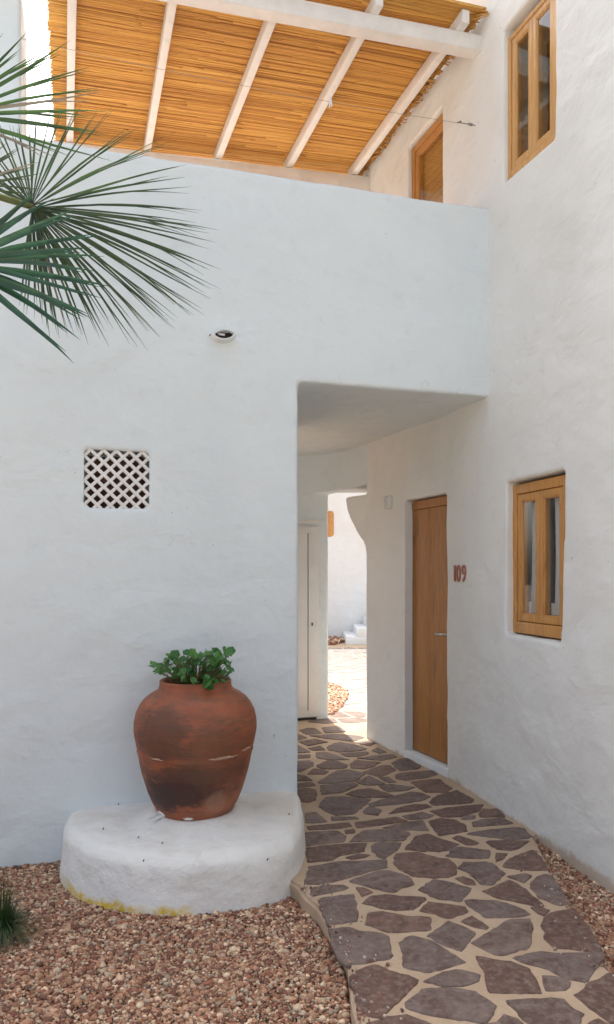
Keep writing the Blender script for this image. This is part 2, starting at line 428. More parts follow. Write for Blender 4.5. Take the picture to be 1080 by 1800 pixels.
# ------------------------------------------------------------------ ground
g = MB(); g.box(-60, 60, -60, 60, -1.0, -.075)
tag(g.build('ground', M['bed']), kind='structure')

tag(MB().box(-30, 30, -30, -.6, -.074, -.055).build('bounce_pavement', plain('bounce_paving', (.44, .42, .37), .9, var=.08, scale=3)), kind='structure')  # unseen paving added behind the camera to bounce sunlight onto the walls

# ------------------------------------------------------------------ left house: front wall, parapet, passage ceiling, back wall
left = tag(empty('stucco_house', (-1.2, 4.2, 0)), 'white stucco house front with terrace parapet, vent grille and the open passage through it', 'house')
def P3(p, z): return (p[0], p[1], z)
HL = left.location.copy()
def rehome(o, root):
    """keep world coordinates of mesh data while parenting under a placed root"""
    o.parent = root; o.matrix_parent_inverse = Matrix.Identity(4)
    o.location = -Vector(root.location) if root.rotation_euler.z == 0 else o.location
    return o

mb = MB()
B = fw_px(524); SOF = 2.635
mb.prism([fw(-2.6), (B.x, B.y), (-.165, 5.85), (-.46, 5.85), (-.36, 4.72), fw(-2.6, .3)], -.25, 2.75)           # facade left of the passage
mb.prism([fw(-2.6), fw(1.42), fw(1.42, .28), fw(-2.6, .28)], SOF, [3.80, 3.86, 3.86, 3.80])                       # parapet
mb.prism([fw(-2.6, .1), fw(1.42, .1), (1.3, 6.2), (.75, 7.95), (-.62, 7.60), (-2.9, 6.9)], [SOF+.005, SOF+.005, SOF+.01, SOF+.03, SOF+.03, SOF+.03], 2.84)   # slab over the passage
bd = Vector((math.cos(math.radians(20)), math.sin(math.radians(20)))); bn = Vector((-bd.y, bd.x))
def bw(s, back=0): p = Vector((.233, 7.55))+bd*s+bn*back; return (p.x, p.y)
mb.prism([bw(-1.0), bw(.75), bw(.75, .3), bw(-1.0, .3)], -.2, 2.78)                                              # wall across the far end of the passage
mb.prism([(-.30, 7.42), (-.05, 7.415), (.09, 7.385), (.21, 7.31), (.33, 7.15), (.42, 6.96), (.49, 6.79), (.545, 6.64), (.85, 6.70), (.85, 7.40), (.30, 7.41), (.215, 7.60), (-.30, 7.50)], 2.288, 2.75)
cut = MB()
o1, o2 = bw(0, -.1), bw(.56, -.1); o3, o4 = bw(.56, .4), bw(-.06, .4)
cut.hexa([P3(o1, -.5), P3(o2, -.5), P3(o3, -.5), P3(o4, -.5), P3(o1, 2.50), P3(o2, 2.50), P3(o3, 2.50), P3(o4, 2.50)])
v0, v1 = fw_px(148), fw_px(263)
vz0, vz1 = 1.5+114*v0.y/F, 1.5+217*v0.y/F
cut.prism([v0-FN*.1, v1-FN*.1, v1+FN*.17, v0+FN*.17], vz0, vz1)
wl = stucco('wall', mb, cut, .016, M['plaster_front'], left); wl.location = -HL

# vent grille: lattice of crossed strips in its opening
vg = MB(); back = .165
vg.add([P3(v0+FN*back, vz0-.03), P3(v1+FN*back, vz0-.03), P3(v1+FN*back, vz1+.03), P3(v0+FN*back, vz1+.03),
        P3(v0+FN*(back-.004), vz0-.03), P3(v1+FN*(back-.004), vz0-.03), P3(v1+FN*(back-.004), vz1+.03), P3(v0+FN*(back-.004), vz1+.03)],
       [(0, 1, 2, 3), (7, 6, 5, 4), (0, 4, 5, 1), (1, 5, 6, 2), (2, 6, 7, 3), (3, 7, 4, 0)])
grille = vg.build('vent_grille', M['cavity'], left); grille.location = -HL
VW, VH = (v1-v0).length, vz1-vz0
pitch = VW/5.05
def clip_line(c, sgn, w_, h_):
    """line v = sgn*u + c inside [0,w]x[0,h]"""
    pts = []
    for u in (0, w_):
        v = sgn*u*(VH/VW*5.05/4.75)+c
        if -1e-6 <= v <= h_+1e-6: pts.append((u, v))
    k = sgn*(VH/VW*5.05/4.75)
    for v in (0, h_):
        u = (v-c)/k
        if -1e-6 <= u <= w_+1e-6: pts.append((u, v))
    pts = sorted(set((round(a, 5), round(b_, 5)) for a, b_ in pts))
    return (pts[0], pts[-1]) if len(pts) > 1 else None
vp = VH/4.75
for sgn in (1, -1):
    c = -VH*1.5
    c += .35*vp
    while c < VH*3:
        q = clip_line(c, sgn, VW, VH)
        if q and (Vector(q[0])-Vector(q[1])).length > .02:
            a, b_ = q
            off = .030+(.0025 if sgn > 0 else 0)
            pa = v0+FD*a[0]+FN*off; pb = v0+FD*b_[0]+FN*off
            ex = (Vector(P3(pb, vz0+b_[1]))-Vector(P3(pa, vz0+a[1]))).normalized()*.008
            m_ = MB().bar(Vector(P3(pa, vz0+a[1]))-ex, Vector(P3(pb, vz0+b_[1]))+ex, .030, .0175, up=Vector((FN.x, FN.y, 0)).cross(Vector(ex)).normalized())
            s_ = m_.build('slat', M['paint_wood'], grille, bevel=.003)
        c += vp

# terrace floor with tiles, pillar
tf = MB().prism([fw(-2.3, .3), fw(1.12, .3), (.42, 6.95), (-2.2, 6.35)], 2.845, 2.87)
o = tf.build('terrace_floor', M['floor_tile'], left); o.location = -HL
pl = MB().prism([(-2.25, 4.15), (-1.665, 4.30), (-1.80, 4.75), (-2.4, 4.6)], 2.7, 4.93)
o = stucco('pillar', pl, None, .02, M['plaster_front'], left, amp=.006); o.location = -HL
# white metal cupboard door at the end of the passage
dr = MB()
def bq(s0, s1, z0, z1, t0, t1): 
    return [P3(bw(s0, -t0), z0), P3(bw(s1, -t0), z0), P3(bw(s1, -t1), z0), P3(bw(s0, -t1), z0), P3(bw(s0, -t0), z1), P3(bw(s1, -t0), z1), P3(bw(s1, -t1), z1), P3(bw(s0, -t1), z1)]
bs = lambda px: ((px-540)/F*7.47-.233)/math.cos(math.radians(20))+.0
md = MB().hexa(bq(-1.0, bs(559), .035, 1.955, -.02, .022)).build('metal_door', M['paint_metal'], left, bevel=.003); md.location = -HL
for (s0, s1, z0, z1, t1, nm) in ((-.95, bs(538.5), .13, 1.87, .034, 'door_panel'), (bs(540), bs(541.2), .10, 1.89, .0245, 'panel_groove'), (-1.0, bs(562), 1.985, 2.02, .03, 'door_trim')):
    MB().hexa(bq(s0, s1, z0, z1, .0, t1)).build(nm, M['black'] if nm == 'panel_groove' else M['paint_metal'], md, bevel=.002)
MB().hexa(bq(bs(546.6), bs(548.8), .955, .985, .0, .027)).build('keyhole', M['black'], md)
MB().hexa(bq(-1.0, bs(556), .005, .026, -.01, .012)).build('door_gap', M['black'], md)

# ------------------------------------------------------------------ right house
RL = Vector((1.6, 4.5, 0))
right = tag(empty('stucco_house', RL), 'tall white stucco house on the right with two small windows and the oak door', 'house')
mb = MB(); cut = MB()
ds = [2.6, 3.1, 3.558, 4.0, 4.4, 4.75, 4.95]; zs = [-.2, .65, 1.3, 2.0, 2.7, 3.3, 3.85, 5.2, 6.7]
n = len(ds); vs = []
for z in zs:
    for d in ds: vs.append((wallX(d, z), d, z))
for z in zs:
    for d in ds: vs.append((wallX(d, z)+.34, d+.06, z))
fs = []; nz = len(zs); o_ = n*nz
for i in range(nz-1):
    for j in range(n-1):
        a = i*n+j; fs.append([a, a+1, a+n+1, a+n]); fs.append([o_+a, o_+a+n, o_+a+n+1, o_+a+1])
    a = i*n; fs.append([a, a+n, o_+a+n, o_+a]); a = i*n+n-1; fs.append([a, o_+a, o_+a+n, a+n])
for j in range(n-1):
    a = j; fs.append([a, o_+a, o_+a+1, a+1]); a = (nz-1)*n+j; fs.append([a, a+1, o_+a+1, o_+a])
mb.add(vs, fs)
# passage side wall (curved in plan), z up to the slab
pts = [(lowX(d), d) for d in (4.8, 4.95, 5.1, 5.25, 5.44)]+[(.915, 5.72), (.80, 5.96), (.68, 6.28), (.5375, 6.655)]
tp = [(wallX(d, 2.75)*f_+lowX(d)*(1-f_), d) for d, f_ in ((4.8, 1), (4.95, 1), (5.1, .8), (5.25, .5), (5.44, .2))]+pts[5:]
mb.prism(pts+[(.72, 8.05), (1.15, 7.9), (1.55, 5.0)], -.2, 2.75, tp+[(.72, 8.05), (1.15, 7.9), (1.55, 5.0)])
# corbel continuing the wall plane over the gap
cdir = Vector((-.414, .91)).normalized()
prof = [(645, 868), (608, 874), (607, 880), (610, 895), (615, 911), (622, 926), (630, 940), (637, 950), (642, 962), (644.6, 978), (645, 995)]
cv = []
for px, py in prof:
    a = (px-540)/F
    s_ = (.5375-a*6.655)/(a*cdir.y-cdir.x); d = 6.655+cdir.y*s_
    cv.append(Vector((.5375+cdir.x*s_, d, 1.5+(1005-py)*d/F)))
inn = Vector((.30, .05, 0)); cv[0].x += .03; cv[-1].x += .03
k = len(cv)
mb.add(cv+[p+inn for p in cv], [list(range(k)), list(range(k, 2*k))[::-1]]+[[i, k+i, k+(i+1) % k, (i+1) % k] for i in range(k)])
# terrace side wall above
mb.prism([(upX(4.78), 4.78), (upX(7.3), 7.3), (upX(7.3)+.3, 7.4), (upX(4.78)+.34, 4.9)], 2.70, 6.7)

def frame_of(pa, pb):
    """local frame on the wall: origin at far/left side pa, u towards the camera, n into the wall"""
    u = (pb-pa).normalized(); n_ = Vector((-u.y, u.x))
    if n_.x < 0: n_ = -n_
    return u, n_
W = {}
for key, l, r, zb, zt, up in (('upper', 885, 976.5, 3.935, 4.90, True), ('lower', 890, 989.5, 1.113, 2.055, False), ('terrace', 718, 778, 2.80, 4.885, True)):
    zm = (zb+zt)/2; pa = wall_px(l, zm, up); pb = wall_px(r, zm, up); u, n_ = frame_of(pa, pb)
    L = (pb-pa).length; W[key] = (pa, u, n_, L, zb, zt)
    q = [pa-n_*.2, pa+u*L-n_*.2, pa+u*L+n_*.6, pa+n_*.6]
    cut.prism(q, zb, zt)
# door opening
DA, DB = Vector((.805, 5.95)), Vector((1.021, 5.425))
da = Vector(ground(714.5, 1331)); db = Vector(ground(785, 1365)); u, n_ = frame_of(da, db)
Ld = (db-da).length; W['door'] = (da, u, n_, Ld, 0, 2.075)
cut.prism([da-n_*.3, da+u*Ld-n_*.3, da+u*Ld+n_*.7, da+n_*.7], .035, 2.075)
wr = stucco('wall', mb, cut, .013, M['plaster_right'], right, smooth_it=1); wr.location = -RL
ext = MB().prism([(lowX(2.62)+.012, 2.62), (2.55, -1.2), (2.9, -1.2), (lowX(2.62)+.35, 2.7)], -.2, 6.7, [(upX(2.62)+.012, 2.62), (3.2, -1.2), (3.5, -1.2), (upX(2.62)+.35, 2.7)])
o = ext.build('side_wall', M['plaster_right'], right); o.location = -RL
o = MB().prism([(2.6, -1.2), (1.3, 4.7), (.5, 7.3), (4.5, 7.6), (5, -1.2)], 6.66, 6.8).build('roof', M['plaster_far'], right); o.location = -RL
o = MB().prism([(.85, 7.38), (4.5, 7.5), (4.5, 7.7), (.95, 7.6)], -.2, 6.6).build('rear_wall', M['plaster_far'], right); o.location = -RL

class Loc:
    """boxes in a window's local frame: u along wall, n into wall, z up"""
    def __init__(s, key): s.p, s.u, s.n, s.L, s.z0, s.z1 = W[key]
    def pt(s, a, b_, z): q = s.p+s.u*a+s.n*b_; return Vector((q.x, q.y, z))
    def box(s, a0, a1, b0, b1, z0, z1, m=None):
        m = m or MB()
        return m.hexa([s.pt(a0, b0, z0), s.pt(a1, b0, z0), s.pt(a1, b1, z0), s.pt(a0, b1, z0), s.pt(a0, b0, z1), s.pt(a1, b0, z1), s.pt(a1, b1, z1), s.pt(a0, b1, z1)])

def window(key, rec, L, zb, zt, mat, rootname='window', label=None, fr=.045, sash_w=.052, curtain=False, room=.7, sashes=2, bot=None, top=None):
    W_ = Loc(key)
    if bot is None: bot = fr
    if top is None: top = fr
    e = empty(rootname); e.parent = right; e.location = -RL
    if label: e['label'] = label
    W_.box(-.012, fr, rec, rec+.07, zb, zt).build('stile', mat, e, bevel=.003); W_.box(L-fr, L+.012, rec, rec+.07, zb, zt).build('stile', mat, e, bevel=.003)
    W_.box(fr-.001, L-fr+.001, rec+.001, rec+.07, zb, zb+bot).build('sill_rail', mat, e, bevel=.003)
    W_.box(fr-.001, L-fr+.001, rec+.001, rec+.07, zt-top, zt).build('head_rail', mat, e, bevel=.003)
    x0, x1 = fr+.003, L-fr-.003; wdt = (x1-x0)/sashes
    for i in range(sashes):
        a0, a1 = x0+wdt*i+.0015, x0+wdt*(i+1)-.0015; s0, s1 = zb+bot+.004, zt-top-.004
        sm = MB(); r0, r1 = rec+.006, rec+.055
        W_.box(a0, a0+sash_w, r0, r1, s0, s1, sm); W_.box(a1-sash_w, a1, r0, r1, s0, s1, sm)
        W_.box(a0+sash_w, a1-sash_w, r0+.0005, r1, s0, s0+sash_w*1.1, sm); W_.box(a0+sash_w, a1-sash_w, r0+.0005, r1, s1-sash_w*1.1, s1, sm)
        sm.build('sash', mat, e, bevel=.003)
        bd_ = MB(); h = .007; w2 = sash_w*1.1
        W_.box(a0+sash_w-.001, a0+sash_w+h, r0+.005, r1-.004, s0+w2, s1-w2, bd_); W_.box(a1-sash_w-h, a1-sash_w+.001, r0+.005, r1-.004, s0+w2, s1-w2, bd_)
        W_.box(a0+sash_w+h, a1-sash_w-h, r0+.0055, r1-.004, s0+w2-.001, s0+w2+h, bd_); W_.box(a0+sash_w+h, a1-sash_w-h, r0+.0055, r1-.004, s1-w2-h, s1-w2+.001, bd_)
        bd_.build('bead', mat, e, bevel=.002)
        W_.box(a0+sash_w, a1-sash_w, r0+.012, r0+.017, s0+w2, s1-w2).build('pane', M['glass'], e)
        if curtain:
            cvs = []; cf = []; m_ = 26
            for j in range(m_+1):
                tt = j/m_; a = a0+sash_w+.012+(a1-a0-2*sash_w+.04)*tt
                for kk in range(9):
                    z = s0+.03+(s1-s0-.03)*kk/8
                    narrow = .012*math.sin(kk/8*math.pi)*(1-tt)
                    cvs.append(W_.pt(a+narrow, rec+.066+.007*math.sin(j*1.15+i+.12*kk)+.004*math.sin(j*.47), z))
            for j in range(m_):
                for kk in range(8):
                    b0 = j*9+kk; cf.append((b0, b0+9, b0+10, b0+1))
            mesh('curtain', cvs, cf, M['curtain'], e, True)
            hm = MB(); 
            W_.box(a0+sash_w+.012, a1-sash_w+.03, rec+.052, rec+.0535, s0+w2-.005, s0+w2+.075, hm); hm.build('curtain_hem', M['paint_wood'], e)
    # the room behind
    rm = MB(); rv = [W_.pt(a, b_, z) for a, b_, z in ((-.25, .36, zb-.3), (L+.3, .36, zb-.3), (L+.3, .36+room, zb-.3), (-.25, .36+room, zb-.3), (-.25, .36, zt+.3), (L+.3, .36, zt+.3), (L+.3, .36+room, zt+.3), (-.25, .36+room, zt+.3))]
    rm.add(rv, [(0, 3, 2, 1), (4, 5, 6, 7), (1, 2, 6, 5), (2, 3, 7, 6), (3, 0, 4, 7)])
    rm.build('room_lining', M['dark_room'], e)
    return e
p_, u_, n2_, L_, _, _ = W['upper']
window('upper', .034, L_-.03, 3.96, 4.855, M['pine_light'], label='pale pine casement window high on the wall', fr=.030, sash_w=.036, bot=.046)
p_, u_, n2_, L_, _, _ = W['lower']
window('lower', .048, L_-.03, 1.125, 2.035, M['pine'], label='orange pine window with white curtains near eye height', fr=.038, sash_w=.040, curtain=True, bot=.070, top=.058)
p_, u_, n2_, L_, _, _ = W['terrace']
window('terrace', .03, L_+.12, 2.88, 4.87, M['pine_dark'], rootname='terrace_door', label='narrow glazed wooden door on the terrace', fr=.05, sash_w=.045, sashes=1)
te = [o for o in bpy.data.objects if o.name.startswith('terrace_door')][0]; T_ = Loc('terrace'); bl = MB()
for i in range(70): T_.box(.02, L_+.1, .088+.002*(i % 2), .094, 2.93+.0272*i, 2.93+.0272*i+.025, bl)
bl.build('pane_backing', M['pane_backing'], te)['kind'] = 'stuff'  # slats behind the glass imitate the cane roof mirrored in it

# oak door
D = Loc('door')
de = empty('oak_door'); de.parent = right; de.location = -RL
REC = .058
for i, (a0, a1) in enumerate(((.0, .27), (.272, .66))):
    D.box(a0-.004 if i == 0 else a0, a1, REC, REC+.045, .065, 1.975+.02).build('plank', M['oak_door'], de, bevel=.0015)
D.box(-.004, .66, REC-.004, REC+.06, 1.999, 2.068).build('head_rail', M['oak_door'], de, bevel=.002)
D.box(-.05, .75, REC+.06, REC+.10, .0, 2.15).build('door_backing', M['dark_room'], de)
ths = D.box(-.03, Ld+.03, -.012, REC+.02, -.02, .058)
ths.build('threshold', M['plaster_far'], de, bevel=.006)
# lever handle
ax = Ld+.012
hz = 1.5-110*5.5/F
lv = MB().tube([D.pt(ax-.055, REC, hz), D.pt(ax-.055, REC-.045, hz), D.pt(ax-.065, REC-.05, hz), D.pt(ax-.175, REC-.05, hz-.004)], .011, 10)
lv.tube([D.pt(ax-.055, REC+.001, hz), D.pt(ax-.055, REC-.008, hz)], .024, 16)
lv.build('handle', M['chrome'], de, True)
MB().tube([D.pt(ax-.062, REC+.001, hz-.08), D.pt(ax-.062, REC-.006, hz-.08)], .011, 16).build('lock', M['black'], de, True)

# ------------------------------------------------------------------ courtyard house beyond the passage
HF = Vector((1.0, 16.6, 0))
far = tag(empty('stucco_house', HF), 'distant sunlit white house seen through the gap at the end of the passage', 'house')
cutf = MB().box(-.9, .60, 16.2, 16.8, 2.28, 2.85)
o = stucco('wall', MB().box(-5, 6, 16.5, 16.9, -.2, 3.9), cutf, .04, M['plaster_far'], far); o.location = -HF
wn = empty('window'); wn.parent = far; wn.location = -HF
f = MB(); f.box(-.9, -.82, 16.53, 16.6, 2.28, 2.85); f.box(.50, .60, 16.53, 16.6, 2.28, 2.85); f.box(-.82, .5, 16.531, 16.6, 2.28, 2.36); f.box(-.82, .5, 16.531, 16.6, 2.77, 2.85); f.box(-.2, -.1, 16.531, 16.6, 2.36, 2.77); f.box(.42, .5, 16.541, 16.6, 2.36, 2.77)
f.build('frame', M['pine'], wn, bevel=.004)
MB().box(-.82, .5, 16.58, 16.585, 2.36, 2.77).build('pane', M['glass'], wn)
MB().box(-.9, .6, 16.7, 16.72, 2.2, 2.9).build('pane_backing', M['paint_wood'], wn)
HS = Vector((1.6, 15.5, 0))
st = tag(empty('outdoor_stairs', HS), 'white plastered steps climbing to the right against the distant house', 'stairs')
for i in range(6):
    x0 = .75+.17*i if i else .75
    o = MB().box(.80+.22*i, 4.0-.002*i, 15.2+.003*i, 16.46-.003*i, -.05 if i == 0 else .17*i, .17*(i+1)-.002).build('step', M['plaster_far'], st, bevel=.015); o.location = -HS

# ------------------------------------------------------------------ path: mortar bed and flagstones
left_edge = [(.20, .2), (.17, 1.4), (.166, 2.453), (.155, 2.60), (.153, 2.847), (.11, 3.03), (.05, 3.277), (-.02, 3.45), (-.06, 3.545), (-.10, 3.60)]
right_edge = [(1.25, .2), (1.15, 1.5), (1.14, 2.4), (1.146, 2.758), (1.133, 2.889), (1.165, 3.12), (1.185, 3.277), (1.20, 3.45), (1.22, 3.645), (1.25, 3.9), (1.285, 4.167), (1.35, 4.25)]
def dense(pts, step=.05, jit=.006):
    out = []
    for a, b_ in zip(pts, pts[1:]):
        a = Vector(a); b_ = Vector(b_); m_ = max(1, int((b_-a).length/step))
        for i in range(m_):
            p = a.lerp(b_, i/m_); n_ = Vector((-(b_-a).y, (b_-a).x)).normalized()
            out.append(tuple(p+n_*jit*noise.noise(Vector((p.x*6, p.y*6, 3.1)))*2))
    out.append(tuple(pts[-1])); return out
outl = dense(left_edge)+[(-.25, 3.62), (-.25, 4.6), (-.55, 7.5), (-5, 7.7), (-5, 16.7), (6, 16.7), (6, 7.5), (1.0, 7.4), (1.5, 4.6)]+dense(right_edge[::-1])
# corridor between: solid slab; bevelled edge
bm = bmesh.new()
vv = [bm.verts.new((x, y, -.12)) for x, y in outl]
fb = bm.faces.new(vv)
r = bmesh.ops.extrude_face_region(bm, geom=[fb]); tv = [v for v in r['geom'] if isinstance(v, bmesh.types.BMVert)]
for v in tv: v.co.z = 0
bmesh.ops.recalc_face_normals(bm, faces=bm.faces)
edges = [e for e in bm.edges if all(abs(v.co.z) < 1e-6 for v in e.verts) and all(v.co.y < 4.6 for v in e.verts)]
bmesh.ops.bevel(bm, geom=edges, offset=.014, segments=3, affect='EDGES', clamp_overlap=True)
me = bpy.data.meshes.new('path'); bm.to_mesh(me); bm.free()
path = tag(link('path', me, M['mortar'], smooth=False), kind='structure')

CR = {'A': (520, 1620, 3.6), 'B': (780, 1620, 3.6), 'C': (520, 1460, 3.6), 'D': (780, 1460, 3.6), 'E': (520, 1340, 3.6), 'F': (720, 1340, 3.6), 'G': (515, 1240, 4.1538)}
ST = """
A 215,55 330,38 430,70 500,72 578,98 608,215 598,240 480,258 320,275 290,250 240,150
A 340,355 440,290 490,280 630,325 778,372 760,400 640,510 540,610 470,600 395,570 385,470
A 660,140 740,92 850,125 960,185 1060,258 940,300 820,325 685,292 682,210
B -120,385 0,328 80,308 160,325 224,345 213,380 120,413 0,412 -100,392
B -225,520 -130,440 -80,432 110,435 200,452 260,490 318,540 305,590 262,648 140,630 0,605 -120,585 -226,550
A 460,648 560,615 700,598 830,640 900,700 700,760 500,740
B -100,95 30,2 203,70 112,188 -10,142
B 182,138 340,45 395,0 470,-8 548,-10 555,40 548,140 510,175 370,218 330,212
B 620,30 640,-20 680,-50 820,-75 840,-60 900,20 1005,180 920,190 700,165 640,110 650,70
B 440,235 620,195 700,208 880,205 1010,195 1012,230 960,300 895,390 810,370 640,300 500,262
B 212,228 420,262 540,305 585,380 622,460 560,458 300,450 272,395 265,310 235,280
B 625,350 680,350 795,375 800,420 770,440 650,443
B 830,468 1055,325 1160,390 1190,560 1130,690 1050,640
B 403,510 560,495 765,497 815,565 885,590 840,660 780,720 620,720 540,648
B 340,648 380,595 470,620 530,680 500,760 360,740 330,690
B 900,680 930,640 980,622 1060,660 1130,760 950,760
C 68,15 230,8 275,12 318,42 290,75 68,100
C 312,2 372,0 378,18 315,24
C 345,75 370,45 430,5 560,0 700,12 718,30 680,68 540,70
C 75,115 300,90 445,85 430,135 260,165 240,190 80,205
C 315,175 400,150 475,158 440,175 360,187
C 487,95 520,82 672,83 650,115 565,182 515,168 490,125
C 90,235 270,205 570,192 572,240 470,260 340,300 240,325 150,342 60,345 75,280
C 340,325 470,280 550,260 590,262 680,285 730,310 745,345 640,375 620,395 530,380 430,350
C 625,220 635,150 770,142 900,182 960,188 1005,215 1012,280 960,300 830,300 740,292 690,260
C 690,125 770,35 840,25 900,50 1030,90 980,120 930,135 790,132
C 95,370 200,350 300,350 340,365 300,380 180,405 100,420
C 380,365 430,368 488,395 420,422
C 140,440 200,425 365,412 378,470 388,540 385,575 205,597 180,520
C 433,465 480,422 570,415 820,432 775,480 740,505 600,505
C 460,530 555,520 700,548 855,552 852,630 780,640 620,650 560,640 455,600
D -156,380 -66,315 40,328 168,368 150,405 95,452 -26,437 -100,405
D -146,512 -96,455 0,466 130,485 155,515 110,535 28,560 -50,535
D 72,308 125,295 190,320 205,348 150,348
D 150,27 225,8 440,-17 505,-12 560,38 545,52 420,62 330,48
D 52,50 95,35 160,55 222,80 210,95 150,95
D 265,75 300,68 545,68 480,110 430,130 340,122
D 330,145 408,150 375,185 332,203
D 10,165 45,150 50,120 110,108 290,132 282,178 180,178 60,172
D 380,215 430,180 565,125 600,155 670,256 560,255 390,238
D 100,245 130,208 270,203 310,212 380,275 310,345 240,345 170,275
D 400,295 520,278 560,292 510,335 470,320
D 545,340 600,300 650,280 690,290 795,470 735,478 610,430 570,380
D 252,388 340,355 420,325 470,345 635,480 560,475 340,430
D 145,450 180,440 340,452 450,480 553,535 500,548 270,555 190,500
D 553,492 600,488 675,508 635,545 600,530
D 110,580 180,545 285,615 275,632 200,618
E 5,0 110,0 105,15 60,48 8,52
E 75,78 110,45 180,45 205,62 180,78
E 145,125 260,58 340,52 440,75 380,120 250,135 150,135
E 5,82 60,88 108,118 5,122
E 5,140 100,128 130,150 5,165
E 10,175 70,168 130,180 125,240 80,255 20,250
E 163,150 380,133 392,150 300,190 165,208
E 430,62 550,22 600,25 630,52 540,95 500,88
E 385,128 465,90 565,140 450,148
E 525,100 590,95 635,130 580,130
E 525,150 600,143 755,162 700,180 580,190
E 315,205 400,175 475,170 615,215 560,225 430,228
E 155,260 190,225 330,220 475,240 400,300 370,330 260,338 190,310 155,285
E 630,85 660,72 870,55 895,80 830,100 700,118 640,105
E 730,130 800,118 915,110 950,145 990,165 950,195 820,192
E 465,268 600,225 660,210 735,190 800,200 845,222 800,245 620,270 480,282
E 588,330 640,295 750,268 830,270 862,285 780,305
E 430,315 470,280 540,305 520,338 440,330
E 60,328 130,322 200,380 70,388
E 225,350 380,350 395,362 230,372
E 75,408 340,385 355,410 240,425 90,432
E 375,385 640,352 700,378 400,418
E 675,345 800,320 870,340 840,355 720,368
E 550,420 700,385 800,372 845,438 700,430
E 310,440 370,425 378,445 320,458
F 125,255 180,215 300,182 405,240 390,260 150,275
F 140,315 250,290 470,268 440,310 330,345 210,350
F 465,300 560,300 605,350 450,350 445,330
F 325,362 380,342 418,342 412,362 350,368
F 400,385 460,368 600,360 655,392 410,412
F 125,380 200,360 300,372 355,405 362,438 190,468
G 50,185 110,168 160,168 210,205 100,215
G 215,165 330,150 390,195 240,205
G 120,225 300,212 470,222 520,235 440,265 250,245
G 30,210 110,240 30,260
G 50,270 160,248 250,270 110,298
G 30,290 130,345 30,350
G 110,318 200,298 235,328 150,332
G 250,310 300,282 350,275 450,292 540,318 500,332 350,345 270,330
G 350,355 540,340 560,355 480,375 400,378
G 170,350 240,345 410,400 250,400 180,385
G 475,390 600,370 730,362 760,380 640,405
G 575,330 620,310 685,345 630,355
G 420,430 460,400 640,418 580,450 520,468 430,460
G 175,440 260,405 330,410 400,440 390,460 260,470 190,455
G 725,425 770,395 840,388 940,450 920,462 780,482
G 30,365 130,360 125,385 30,390
G 30,410 125,402 145,445 60,485 30,485
G 450,275 560,262 600,280 560,298
"""
def stone_obj(poly, proud=.005, mat='stone'):
    poly = [Vector(p) for p in poly]
    ar = sum(a.x*b_.y-b_.x*a.y for a, b_ in zip(poly, poly[1:]+poly[:1]))/2
    if ar < 0: poly = poly[::-1]
    size = math.sqrt(abs(ar)); step = max(.022, size/9)
    pts = []
    for i in range(len(poly)):
        a, b_ = poly[i], poly[(i+1) % len(poly)]; m_ = max(1, round((b_-a).length/step))
        for j in range(m_): pts.append(a.lerp(b_, j/m_))
    # slight rounding of corners, then a chipped edge
    pts = [pts[i]*.84+(pts[i-1]+pts[(i+1) % len(pts)])*.08 for i in range(len(pts))]
    c = sum(pts, Vector((0, 0)))/len(pts)
    j = min(.006, size*.035); seed = random.random()*50
    pts = [p+(p-c).normalized()*min(.0075, size*.045)+(p-c).normalized()*j*2*noise.noise(Vector((p.x*28, p.y*28, seed))) for p in pts]
    h = proud+random.uniform(-.001, .002); tx, ty = random.uniform(-.008, .008), random.uniform(-.008, .008)
    b = []
    n_ = len(pts); vs = []
    ins = min(.005, size*.05)
    for p in pts: vs.append((p.x-c.x, p.y-c.y, -.01))
    for p in pts: vs.append((p.x-c.x, p.y-c.y, h-.0035))
    for p in pts:
        q = p-(p-c).normalized()*ins; vs.append((q.x-c.x, q.y-c.y, h+tx*(q.x-c.x)+ty*(q.y-c.y)))
    fs = [[i, (i+1) % n_, n_+(i+1) % n_, n_+i] for i in range(n_)]+[[n_+i, n_+(i+1) % n_, 2*n_+(i+1) % n_, 2*n_+i] for i in range(n_)]+[[2*n_+i for i in range(n_)]]
    o = mesh('paving_stone', vs, fs, M[mat], path); o.location = (c.x, c.y, 0)
    return o
for ln in ST.strip().splitlines():
    p = ln.split(); ox, oy, sc = CR[p[0]]
    pts = []
    for q in p[1:]:
        a, b_ = map(float, q.split(',')); pts.append(ground(ox+a/sc, oy+b_/sc))
    stone_obj(pts)
def voronoi(x0, x1, y0, y1, s, gap, keep, jit=.35, sy=1.0, proud=.007, mat='stone'):
    seeds = []
    ny = int((y1-y0)/(s*sy))+1; nx = int((x1-x0)/s)+1
    for i in range(-1, nx+1):
        for j in range(-1, ny+1):
            seeds.append(Vector((x0+(i+.5+random.uniform(-jit, jit)+(.5 if j % 2 else 0))*s, y0+(j+.5+random.uniform(-jit, jit))*s*sy)))
    for p in seeds:
        if not keep(p): continue
        poly = [p+Vector((a, b_))*s*2 for a, b_ in ((-1, -1), (1, -1), (1, 1), (-1, 1))]
        for q in seeds:
            if q is p or (q-p).length > 3*s: continue
            n_ = (q-p).normalized(); lim = (q-p).length/2-gap/2*random.uniform(.6, 1.3); new = []
            for i in range(len(poly)):
                a, b_ = poly[i]-p, poly[(i+1) % len(poly)]-p; da_, db_ = a.dot(n_)-lim, b_.dot(n_)-lim
                if da_ <= 0: new.append(a+p)
                if da_*db_ < 0: t_ = da_/(da_-db_); new.append(a.lerp(b_, t_)+p)
            poly = new
            if len(poly) < 3: break
        if len(poly) > 2: stone_obj(poly, proud, mat)
voronoi(.15, 1.2, 1.0, 2.36, .24, .03, lambda p: .28 < p.x < 1.05 and 1.0 < p.y < 2.30)
